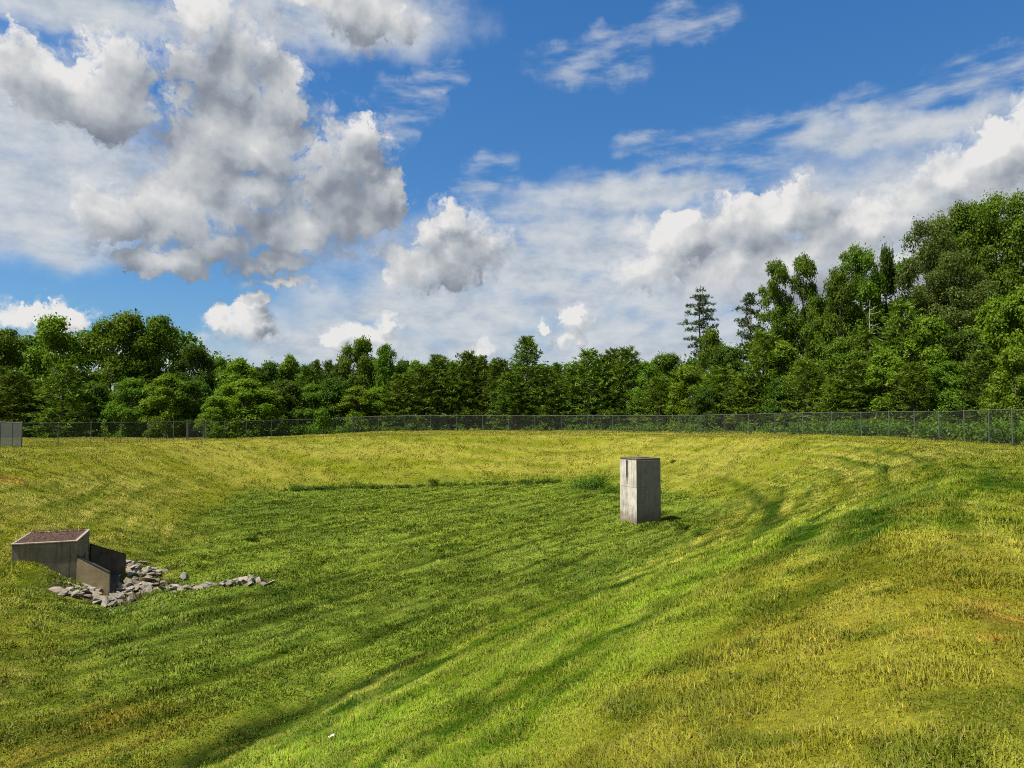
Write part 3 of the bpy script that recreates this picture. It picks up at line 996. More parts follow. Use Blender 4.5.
# ------------------------------------------------------------------ concrete
def concrete(name, lo, hi, stain=(.05, .04, .032), zlow=None, streaks=True, shady=False):
    m, n = material(name)
    tc = n.n("ShaderNodeTexCoord").outputs["Object"]
    f = n.noise(tc, 2.4, 8, .65)
    c = n.mixc(n.rng(f, .32, .68), (*lo, 1), (*hi, 1))
    if streaks:
        st = n.n("ShaderNodeMapping", {"Vector": tc, "Scale": (9, 9, .55)}).outputs[0]
        s = n.noise(st, 1.6, 5, .6)
        c = n.mixc(n.rng(s, .50, .72, 0, .65), c, (*stain, 1))
    p2 = n.noise(tc, 38, 4, .6)
    c = n.mixc(n.rng(p2, .55, .75, 0, .35), c, (*stain, 1))
    if zlow is not None:
        z = n.n("ShaderNodeSeparateXYZ", {0: tc}).outputs[2]
        zz = n.math("ADD", z, n.math("MULTIPLY", n.math("SUBTRACT", f, .5), zlow[2]))
        c = n.mixc(n.rng(zz, zlow[1], zlow[0], 0, .8, True), c, (.085, .045, .026, 1))
    if shady:       # shade of the unlit side painted in, with some dark weathering
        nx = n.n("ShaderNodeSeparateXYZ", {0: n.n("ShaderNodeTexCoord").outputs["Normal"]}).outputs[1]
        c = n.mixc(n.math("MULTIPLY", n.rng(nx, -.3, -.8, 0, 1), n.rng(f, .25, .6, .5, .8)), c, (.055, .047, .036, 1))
    b = n.n("ShaderNodeBump", {"Strength": .5, "Distance": .012, "Height": n.math("ADD", n.math("MULTIPLY", f, .15), n.math("MULTIPLY", p2, .5))}).outputs[0]
    p = n.n("ShaderNodeBsdfPrincipled", {"Base Color": c, "Roughness": .92, "Normal": b, "Specular IOR Level": .2})
    n.n("ShaderNodeOutputMaterial", {"Surface": p.outputs[0]})
    return m


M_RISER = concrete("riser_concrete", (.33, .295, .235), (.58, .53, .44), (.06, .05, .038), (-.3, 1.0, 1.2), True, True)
M_STAIN = concrete("algae_stain", (.022, .020, .017), (.055, .048, .04), streaks=False)
M_LID = concrete("weathered_lid", (.06, .045, .035), (.15, .12, .09))
M_CULV = concrete("aged_concrete", (.135, .108, .07), (.25, .205, .138))
M_WING = concrete("sandy_concrete", (.26, .19, .10), (.42, .32, .18), (.11, .08, .045), streaks=False)
M_RIM = concrete("pale_concrete_edge", (.22, .18, .14), (.34, .28, .22))
M_DARK = concrete("dark_and_shade_concrete", (.03, .027, .022), (.07, .06, .05))

M_SHADY = concrete("shade_painted_concrete", (.045, .038, .026), (.105, .088, .06))  # far wing's shaded inner face, painted in as a darker concrete colour

# riser: a square precast box, corner towards the photographer
near = at(636.8, 521.7, 37.0)
RS = 1.47
rn = math.radians(154.8)                 # right hand face looks this way
tR = Vector((-math.cos(rn), math.sin(rn), 0))      # along the right face, away from the near corner
tL = Vector((-tR.y, tR.x, 0))
ctr = Vector((near.x, near.y, 0)) + (tR + tL) * RS * .5
rz0 = math.atan2(tR.y, tR.x)
ztop = at(637, 458.5, 37.0).z
riser = thing("concrete_riser", "tall square weathered concrete drainage riser standing on the basin floor", "riser", (ctr.x, ctr.y, FLOOR), rz0)
hs = RS / 2
zj = [-.5, at(637, 507, 37).z - FLOOR, at(637, 488, 37).z - FLOOR, ztop - FLOOR - .10]
for i in range(3):
    b = MB()
    g = (.0015, .0035, .005)[i]
    o = (0, .003, -.004)[i]
    b.box((-hs + o, -hs, zj[i] + (g if i else 0)), (hs + o, hs + o, zj[i + 1] - g), bev=.006)
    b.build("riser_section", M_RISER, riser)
b = MB()
for z in zj[1:3]:
    b.box((-hs + .02, -hs + .02, z - .014), (hs - .02, hs - .02, z + .014))
b.build("joint_mortar", M_DARK, riser)
b = MB()
b.box((-hs + .004, -hs + .004, zj[3] - .004), (hs - .004, hs - .004, zj[3] + .10), bev=.03)
b.box((-.35, -.35, zj[3] + .105), (.35, .35, zj[3] + .13), bev=.02)
b.build("lid", M_LID, riser)
# run-off stain down the bright face: an irregular tongue of algae a few millimetres thick
b = MB()
g = random.Random(3)
prof = [(zj[3] - .02, .085), (zj[3] - .35, .08), (zj[3] - .7, .07), (zj[3] - 1.05, .03), (zj[3] - 1.32, .008)]
cx = hs * .12
L = [(cx - wd + g.uniform(-.008, .008), z) for z, wd in prof]
Rr_ = [(cx + wd + g.uniform(-.008, .008), z) for z, wd in prof]
v = [(-hs - .016, y, z) for y, z in L] + [(-hs - .016, y, z) for y, z in Rr_]
b.add(v, [(i, i + 1, len(L) + i + 1, len(L) + i) for i in range(len(L) - 1)])
b.build("water_stain", M_STAIN, riser)
KEEP_OUT_POLY.append([tuple((ctr + tR * a * hs * 1.02 + tL * c_ * hs * 1.02).to_2d()) for a, c_ in ((-1, -1), (1, -1), (1, 1), (-1, 1))])

# culvert outlet: box behind a headwall, two flared wing walls, floor between them
hB = at(77, 542, 22.0)
zr = hB.z
hC = at_z(89.6, 530.8, zr)
hA = at_z(11.7, 545.5, zr)
tv = Vector((hC.x - hB.x, hC.y - hB.y, 0))
CW = tv.length
tv.normalize()
nv_ = Vector((tv.y, -tv.x, 0))                      # towards the basin
CL = (Vector((hA.x, hA.y, 0)) - Vector((hB.x, hB.y, 0))).length
cul = thing("culvert_outlet", "low concrete culvert outlet box with sloping wing walls set into the grassy bank", "culvert", (hB.x, hB.y, FLOOR), math.atan2(nv_.y, nv_.x))
# local axes: x towards the basin, y along the headwall away from the photographer
H_ = zr - FLOOR
b = MB(); b.box((-CL, 0, -.4), (-.16, .16, H_), bev=.012); b.build("side_wall", M_CULV, cul)
b = MB(); b.box((-CL, CW - .16, -.4), (-.16, CW, H_), bev=.012); b.build("side_wall", M_CULV, cul)
b = MB(); b.box((-CL, .163, -.4), (-CL + .14, CW - .163, H_ - .003), bev=.012); b.build("back_wall", M_CULV, cul)
b = MB()
b.box((-.157, 0, -.4), (.0, .52, H_ + .004), bev=.012)
b.box((-.157, CW - .52, -.4), (.0, CW, H_ + .004), bev=.012)
b.box((-.155, .522, .98), (-.002, CW - .522, H_ + .003), bev=.008)
b.build("headwall", M_CULV, cul)
b = MB()
for lo, hi in (((-CL - .03, -.03, H_ + .006), (.02, .07, H_ + .05)), ((-CL - .03, CW - .07, H_ + .006), (.02, CW + .03, H_ + .05)),
               ((-.06, .072, H_ + .006), (.018, CW - .072, H_ + .048)), ((-CL - .028, .072, H_ + .006), (-CL + .04, CW - .072, H_ + .048))):
    b.box(lo, hi, bev=.012)
b.build("roof_edge", M_RIM, cul)
m, n = material("brown_roof_litter")
tc = n.n("ShaderNodeTexCoord").outputs["Object"]
f = n.noise(tc, 22, 7, .7)
c = n.ramp(f, [(.3, (.046, .022, .012)), (.5, (.080, .040, .021)), (.72, (.125, .066, .036))])
p = n.n("ShaderNodeBsdfPrincipled", {"Base Color": c, "Roughness": .95, "Normal": n.n("ShaderNodeBump", {"Strength": 1, "Distance": .05, "Height": f}).outputs[0]})
n.n("ShaderNodeOutputMaterial", {"Surface": p.outputs[0]})
M_LIT = m
b = MB()
b.box((-CL + .043, .075, H_ - .05), (-.063, CW - .075, H_ + .036), bev=.01)
rf = b.build("roof_fill", M_LIT, cul)
k = 2600
bx_, by_ = rng.uniform(-CL + .02, -.12, k), rng.uniform(.14, CW - .02, k)
hh = rng.uniform(.01, .05, k) * (1 + 1.8 * (by_ > CW - .25))
th = rng.uniform(0, 6.28, k)
z0 = np.full(k, H_ + .03)
bs = np.stack([bx_, by_, z0], 1)
sd_ = np.stack([np.cos(th), np.sin(th), 0 * th], 1) * .008
tp = bs + np.stack([rng.normal(0, .05, k), rng.normal(0, .05, k), hh], 1)
me = mesh_np("dead_grass", np.stack([bs - sd_, bs + sd_, tp], 1).reshape(-1, 3), [(np.arange(k) * 3)[:, None] + np.array([[0, 1, 2]])], M_LIT)
o = link("dead_grass", me, cul)
o["kind"] = "stuff"


def wing(end_w, y_at, zt0, zt1, mat, inward):
    """a wing wall from the headwall's corner to end_w (world), its top falling from zt0 to zt1"""
    Mi = cul.matrix_basis.inverted()
    e = Mi @ Vector((end_w.x, end_w.y, FLOOR))
    s = Vector((.003, y_at, 0))
    e.z = 0
    d = (e - s).normalized()
    nn_ = Vector((-d.y, d.x, 0)) * inward * .15
    poly = [s, e, e + nn_, s + nn_]
    if inward < 0:
        poly = [s + nn_, e + nn_, e, s]
        tops = [zt0, zt1, zt1, zt0]
    else:
        tops = [zt0, zt1, zt1, zt0]
    b = MB()
    b.prism([p[:2] for p in poly], [-.4] * 4, tops)
    o = b.build("wing_wall", mat, cul)
    b = MB()
    b.prism([p[:2] for p in poly], [h + .003 for h in tops], [h + .05 for h in tops])
    b.build("coping", M_DARK, o)
    return poly


cul.rotation_euler = (0, 0, math.atan2(nv_.y, nv_.x))
from mathutils import Matrix
cul.matrix_basis = Matrix.Translation((hB.x, hB.y, FLOOR)) @ Matrix.Rotation(math.atan2(nv_.y, nv_.x), 4, "Z")
eN = at_z(108.5, 594.0, FLOOR)
eF = at(124.0, 555.0, 25.0)
zw0, zw1 = at(78, 557.5, 22.0).z - FLOOR, at(108, 574, eN.y).z - FLOOR
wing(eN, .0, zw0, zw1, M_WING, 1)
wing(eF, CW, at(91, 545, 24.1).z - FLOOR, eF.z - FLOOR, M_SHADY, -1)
Mi = cul.matrix_basis.inverted()
lN, lF = Mi @ Vector((eN.x, eN.y, FLOOR)), Mi @ Vector((eF.x, eF.y, FLOOR))
b = MB()
b.prism([(-CL + .2, .18), (-.17, .18), (-.17, CW - .18), (-CL + .2, CW - .18)], [-.3] * 4, [-.03] * 4)
b.prism([(-.16, .17), (lN.x - .03, lN.y + .17), (lF.x - .03, lF.y - .17), (-.16, CW - .17)], [-.3] * 4, [-.03, -.04, .10, .10])
b.build("outlet_floor", M_DARK, cul)  # dark tone stands in for the shadow inside the culvert mouth
cwp = lambda x, y: tuple((Vector((hB.x, hB.y, 0)) + nv_ * x + tv * y).to_2d())
KEEP_OUT_POLY.append([cwp(-CL, 0), cwp(0, 0), (eN.x, eN.y), (eF.x, eF.y), cwp(0, CW), cwp(-CL, CW)])

# ------------------------------------------------------------------ riprap
def stone_mesh(seed):
    import bmesh
    g = random.Random(seed)
    bm = bmesh.new()
    bmesh.ops.create_icosphere(bm, subdivisions=3, radius=1)
    for _ in range(11):
        d = Vector((g.gauss(0, 1), g.gauss(0, 1), g.gauss(0, 1))).normalized()
        h = g.uniform(.30, .62)
        for v in bm.verts:
            t = v.co.dot(d) - h
            if t > 0:
                v.co -= d * t * .985
    for v in bm.verts:
        v.co += v.co.normalized() * .02 * (vnoise(np.array([v.co.x * 3 + seed]), np.array([v.co.y * 3 + v.co.z * 3]), seed)[0] - .5)
    b = MB()
    b.bm(bm)
    return b


def stone_mat(name, lo, hi):
    m, n = material(name)
    tc = n.n("ShaderNodeTexCoord").outputs["Object"]
    oi = n.n("ShaderNodeObjectInfo").outputs["Random"]
    f = n.noise(tc, 2.5, 8, .65)
    c = n.mixc(n.rng(f, .3, .7), (*lo, 1), (*hi, 1))
    c = n.n("ShaderNodeHueSaturation", {"Hue": .5, "Saturation": 1.0, "Value": n.rng(oi, 0, 1, .75, 1.25), "Color": c}).outputs[0]
    p = n.n("ShaderNodeBsdfPrincipled", {"Base Color": c, "Roughness": .9, "Specular IOR Level": .25,
                                         "Normal": n.n("ShaderNodeBump", {"Strength": .7, "Distance": .06, "Height": f}).outputs[0]})
    n.n("ShaderNodeOutputMaterial", {"Surface": p.outputs[0]})
    return m


S_GREY = stone_mat("grey_stone", (.120, .104, .078), (.265, .236, .185))
S_TAN = stone_mat("tan_stone", (.15, .122, .085), (.26, .215, .155))
stones_g = [stone_mesh(s).mesh("riprap_stone", S_GREY) for s in range(6)]
stones_t = [stone_mesh(s + 20).mesh("riprap_stone", S_TAN) for s in range(4)]


def stones(n, pts, spread, size, label, seed, tan=.25, big=None):
    """stones along a line given in pixels of the photograph; spread in metres"""
    g = random.Random(seed)
    W = [on_ground(*p) for p in pts]
    seg = [(W[i + 1] - W[i]).length for i in range(len(W) - 1)]
    for k in range(n):
        s = (k + g.random()) / n * sum(seg)
        i = 0
        while s > seg[i] and i < len(seg) - 1:
            s -= seg[i]
            i += 1
        p = W[i].lerp(W[i + 1], min(1, s / seg[i])) + Vector((g.gauss(0, spread), g.gauss(0, spread), 0))
        if not clear_of_things(np.array([p.x]), np.array([p.y]))[0]:
            continue
        r = g.uniform(*size) * .76 * (1.25 if g.random() < .15 else 1)
        o = link("riprap_stone", g.choice(stones_t if g.random() < tan else stones_g))
        o.location = (p.x, p.y, gz(p.x, p.y) + r * .12)
        o.rotation_euler = (g.uniform(-.5, .5), g.uniform(-.5, .5), g.uniform(0, 6.28))
        o.scale = (r * g.uniform(.9, 1.35), r * g.uniform(.75, 1.05), r * g.uniform(.36, .66))
        tag(o, label, "stone", "riprap stones at the culvert outlet")
        STONES.append((p.x, p.y, r * .7))


STONES = []
stones(32, [(60, 591), (74, 595), (92, 599), (112, 603)], .16, (.16, .30), "angular riprap stone in the row along the foot of the near wing wall", 1, .25)
stones(16, [(66, 586), (82, 589), (98, 594)], .10, (.14, .24), "riprap stone tucked up against the outer face of the near wing wall", 7, .4)
stones(54, [(114, 601), (128, 595), (145, 594), (160, 591)], .42, (.18, .36), "angular riprap stone in the heap before the culvert mouth", 2, .45)
stones(34, [(116, 588), (130, 584), (150, 585)], .30, (.18, .34), "brownish riprap stone at the back of the heap beside the culvert mouth", 8, .6)
stones(34, [(127, 564), (134, 572), (146, 573), (162, 571)], .28, (.18, .36), "pale riprap stone behind the end of the far wing wall", 3, .1)
stones(34, [(158, 593), (180, 590), (205, 588)], .20, (.20, .36), "grey riprap stone in the first half of the strip running out across the grass", 4, .25)
stones(28, [(205, 588), (235, 585), (264, 583)], .18, (.18, .34), "grey riprap stone near the far tip of the strip in the grass", 5, .2)
stones(12, [(92, 605), (125, 607), (165, 603)], .25, (.06, .12), "small stone strayed onto the grass in front of the heap", 6, .1)
for sx, sy, sr in STONES:
    KEEP_OUT.append((sx, sy, sr * .6))

# ------------------------------------------------------------------ litter
m, n = material("white_plastic")
n.n("ShaderNodeOutputMaterial", {"Surface": n.n("ShaderNodeBsdfPrincipled", {"Base Color": (.50, .53, .54, 1), "Roughness": .45}).outputs[0]})
lp = on_ground(332, 742)
b = MB()
import bmesh
bm = bmesh.new()
bmesh.ops.create_grid(bm, x_segments=10, y_segments=8, size=1)
for v_ in bm.verts:
    v_.co = Vector((v_.co.x * .042, v_.co.y * .024, .016 + .034 * float(fbm(np.array([v_.co.x * 2.2 + 5]), np.array([v_.co.y * 2.2]), 3, 5)[0])))
bmesh.ops.solidify(bm, geom=bm.faces[:], thickness=.002)
b.bm(bm)
lt = b.build("litter_scrap", m, None, True)
lt.location = lp + Vector((0, 0, .05))
lt.rotation_euler = (.2, -.25, .6)
tag(lt, "small crumpled scrap of white plastic lying on the near grass bank", "litter")

# ------------------------------------------------------------------ chain link fence
m, n = material("galvanised_steel")
tc = n.n("ShaderNodeTexCoord").outputs["Object"]
c = n.mixc(n.noise(tc, 3, 4), (.065, .066, .058, 1), (.13, .13, .118, 1))
n.n("ShaderNodeOutputMaterial", {"Surface": n.n("ShaderNodeBsdfPrincipled", {"Base Color": c, "Roughness": .55, "Metallic": .35}).outputs[0]})
M_STEEL = m
m, n = material("dull_wire")
n.n("ShaderNodeOutputMaterial", {"Surface": n.n("ShaderNodeBsdfPrincipled", {"Base Color": (.085, .09, .075, 1), "Roughness": .6, "Metallic": .2}).outputs[0]})
M_WIRE = m


def wire_strips(mb, A, B, zA, zB, h, pitch=.075, w=.0028, base=.03):
    """the woven diamonds of one straight run, as thin flat wires leaning both ways"""
    A, B = Vector(A).to_2d(), Vector(B).to_2d()
    L = (B - A).length
    d = (B - A) / L
    nrm = Vector((-d.y, d.x)) * .004
    hh = h - base
    V, F = [], []
    n0 = 0
    for sgn in (1, -1):
        s = -hh if sgn > 0 else 0.0
        while s < (L if sgn > 0 else L + hh):
            a0, a1, z0_, z1_ = s, s + sgn * hh, 0.0, hh
            lo, hi = (0, L)
            t0 = max(0.0, min((lo - a0) / (a1 - a0), (hi - a0) / (a1 - a0)))
            t1 = min(1.0, max((lo - a0) / (a1 - a0), (hi - a0) / (a1 - a0)))
            if t1 - t0 > .01:
                for tt in (t0, t1):
                    u = a0 + (a1 - a0) * tt
                    p = A + d * u + nrm * sgn
                    zz = zA + (zB - zA) * u / L + base + hh * tt
                    V += [(p.x - d.x * w, p.y - d.y * w, zz), (p.x + d.x * w, p.y + d.y * w, zz)]
                F.append((n0, n0 + 1, n0 + 3, n0 + 2))
                n0 += 4
            s += pitch
    if V:
        mb.add(V, F)


def fence(name, label, pts, h=1.85, step=3.05, dense=1.0, rail=True, w=.0028, post_r=.034):
    """pts: (pixel column, depth)"""
    W = []
    for px, D in pts:
        p = at(px, 420, D)
        W.append(Vector((p.x, p.y)))
    # smooth, then even spacing
    for _ in range(3):
        if len(W) > 2:
            W = [W[0]] + [q for i in range(len(W) - 1) for q in (W[i].lerp(W[i + 1], .25), W[i].lerp(W[i + 1], .75))] + [W[-1]]
    S = [W[0]]
    acc = 0
    for i in range(len(W) - 1):
        L = (W[i + 1] - W[i]).length
        u = step - acc
        while u <= L:
            S.append(W[i].lerp(W[i + 1], u / L))
            u += step
        acc = (acc + L) % step
    if (S[-1] - W[-1]).length > .6:
        S.append(W[-1])
    g0 = S[len(S) // 2]
    root = thing(name, label, "fence", (g0.x, g0.y, gz(g0.x, g0.y)))
    inv = Matrix.Translation(-Vector(root.location))
    Z = [gz(p.x, p.y) for p in S]
    rails, mesh = MB(), MB()
    for i, p in enumerate(S):
        q = MB()
        q.tube([(p.x, p.y, Z[i] - .3), (p.x, p.y, Z[i] + h + .03)], [post_r, post_r], 8)
        q.tube([(p.x, p.y, Z[i] + h + .03), (p.x, p.y, Z[i] + h + .07)], [post_r * 1.15, post_r * .3], 8)
        o = q.build("post", M_STEEL, root, True)
        o.data.transform(inv)
    for i in range(len(S) - 1):
        a, c_ = S[i], S[i + 1]
        rails.tube([(a.x, a.y, Z[i] + h), (c_.x, c_.y, Z[i + 1] + h)], [.024, .024], 6)
        wire_strips(mesh, a, c_, Z[i], Z[i + 1], h - .02, .075 / dense, w)
    o = rails.build("top_rail", M_STEEL, root, True); o.data.transform(inv)
    o = mesh.build("wire_mesh", M_WIRE, root); o.data.transform(inv)
    return S, Z


FPTS = [(206, 74.5), (240, 80), (300, 85), (380, 87), (500, 86), (620, 83), (740, 68), (830, 59), (890, 53), (950, 45.5), (1000, 39.5), (1060, 32), (1110, 28)]
FPX = FPX
S_main, Z_main = fence("chain_link_fence", "long curved chain link fence between the far bank and the woods", FPTS)
S_left, Z_left = fence("chain_link_fence", "short straight chain link fence from the grey screened panel to the gate", [(22.5, 57), (187, 73)])


def frame_panel(name, label, cat, pA, pB, h, dense, w, mids=(), post=True):
    A, B = at(pA[0], 420, pA[1]), at(pB[0], 420, pB[1])
    zA, zB = gz(A.x, A.y), gz(B.x, B.y)
    root = thing(name, label, cat, (A.x, A.y, zA))
    inv = Matrix.Translation(-Vector(root.location))
    q = MB()
    q.tube([(A.x, A.y, zA + .06), (A.x, A.y, zA + h), (B.x, B.y, zB + h), (B.x, B.y, zB + .06), (A.x, A.y, zA + .06)], [.026] * 5, 7)
    for t in mids:
        p = A.lerp(B, t)
        q.tube([(p.x, p.y, zA + .06), (p.x, p.y, zA + h)], [.022, .022], 7)
    q.tube([(A.x, A.y, zA + h * .5), (B.x, B.y, zB + h * .5)], [.018, .018], 6)
    o = q.build("frame", M_STEEL, root, True); o.data.transform(inv)
    q = MB()
    wire_strips(q, A, B, zA, zB, h - .03, .075 / dense, w, .08)
    o = q.build("wire_mesh", M_WIRE, root); o.data.transform(inv)
    if post:
        for P_, zz in ((A, zA), (B, zB)):
            d = (B - A).normalized() * (.09 if P_ is B else -.09)
            q = MB()
            q.tube([(P_.x + d.x, P_.y + d.y, zz - .3), (P_.x + d.x, P_.y + d.y, zz + h + .12)], [.045, .045], 8)
            o = q.build("post", M_STEEL, root, True); o.data.transform(inv)


frame_panel("fence_gate", "narrow pedestrian gate of pale mesh in a steel frame beside the bushes", "gate", (189, 73.2), (204, 74.3), 1.95, 1.25, .0055)
S_scr, Z_scr = fence("screened_fence", "grey close woven fence panel at the left edge of the photo", [(-70, 57.5), (22, 56.6)], 1.9, 1.0, 1.6, True, .014)
exec_trees = True

# ------------------------------------------------------------------ trees
def fence_depth(px):
    return float(np.interp(px, [p for p, _ in FPTS], [d for _, d in FPTS]))


PROTO = {}


def proto(key):
    """the two meshes of a kind of tree, its height and its half width; built once"""
    if key in PROTO:
        return PROTO[key]
    if key == "oak1": r = broadleaf(11, 12, 4.6, .06, 58, 344, 0.28, .5, .6, L_OAK) + (12, 4.6)
    elif key == "oak2": r = broadleaf(12, 12, 4.2, .05, 50, 360, 0.28, .45, .7, L_OAK) + (12, 4.2)
    elif key == "oak3": r = broadleaf(13, 12, 4.0, .04, 46, 368, 0.29, .42, .75, L_DEEP, (.26, .40)) + (12, 4.0)
    elif key == "bright1": r = broadleaf(14, 10, 3.6, .02, 48, 432, 0.26, .40, .8, L_BRIGHT) + (10, 3.6)
    elif key == "bright2": r = broadleaf(15, 10, 3.2, .02, 44, 448, 0.26, .38, .9, L_BRIGHT, (.25, .4)) + (10, 3.2)
    elif key == "deep": r = broadleaf(16, 10, 3.6, .02, 44, 400, 0.29, .45, .7, L_DEEP, (.27, .4)) + (10, 3.6)
    elif key == "tall1": r = broadleaf(17, 18, 4.0, .22, 46, 400, 0.26, .55, .6, L_OAK, (.24, .36)) + (18, 4.0)
    elif key == "tall2": r = broadleaf(18, 18, 4.4, .14, 56, 360, 0.26, .5, .6, L_OAK, (.25, .36)) + (18, 4.4)
    elif key == "olive1": r = broadleaf(19, 19, 5.4, .12, 78, 336, 0.23, .55, .5, L_OLIVE, (.20, .30)) + (19, 5.4)
    elif key == "big1": r = broadleaf(20, 20, 6.0, .12, 84, 304, 0.25, .58, .5, L_OAK, (.20, .32)) + (20, 6.0)
    elif key == "pine1": r = pine(31, 9, 2.5, .36, L_PINE, .04, 7, .34, .42, .50) + (9, 2.5)
    elif key == "pine2": r = pine(32, 9, 2.3, .38, L_PINE, .03, 7, .38, .40, .55) + (9, 2.2)
    elif key == "pine3": r = pine(33, 9, 2.6, .45, L_PINE_Y, .02, 7, .32, .42, .48) + (9, 2.6)
    elif key == "pine4": r = pine(34, 10, 2.6, .46, L_PINE_Y, .04, 6, .34, .44, .62, "brown", .0, 1.1) + (10, 2.6)
    PROTO[key] = r
    return r


USED = {}


def tree(key, px, top, wpx, D, label, name=None, group=None):
    if px < 250:
        top += 4
    tr, cr_, H0, W0 = proto(key)
    p = at(px, 420, D)
    z = gz(p.x, p.y)
    zt = at(px, top, D).z
    sz = (zt - z) / H0
    sx = (wpx / 2 / FPX * D) / W0 * (1.38 if "pine" in key else 1.06)
    g = random.Random(int(px * 13 + top))
    nm = name or ("pine_tree" if key.startswith("pine") else "broadleaf_tree")
    t = thing(nm, label, "tree", (p.x, p.y, z - .05), g.uniform(0, 6.28), group or ("pine trees beyond the fence" if "pine" in key else "broadleaf trees beyond the fence"), (sx, sx, sz))
    link("trunk", tr, t)
    link("crown", cr_, t)
    return t


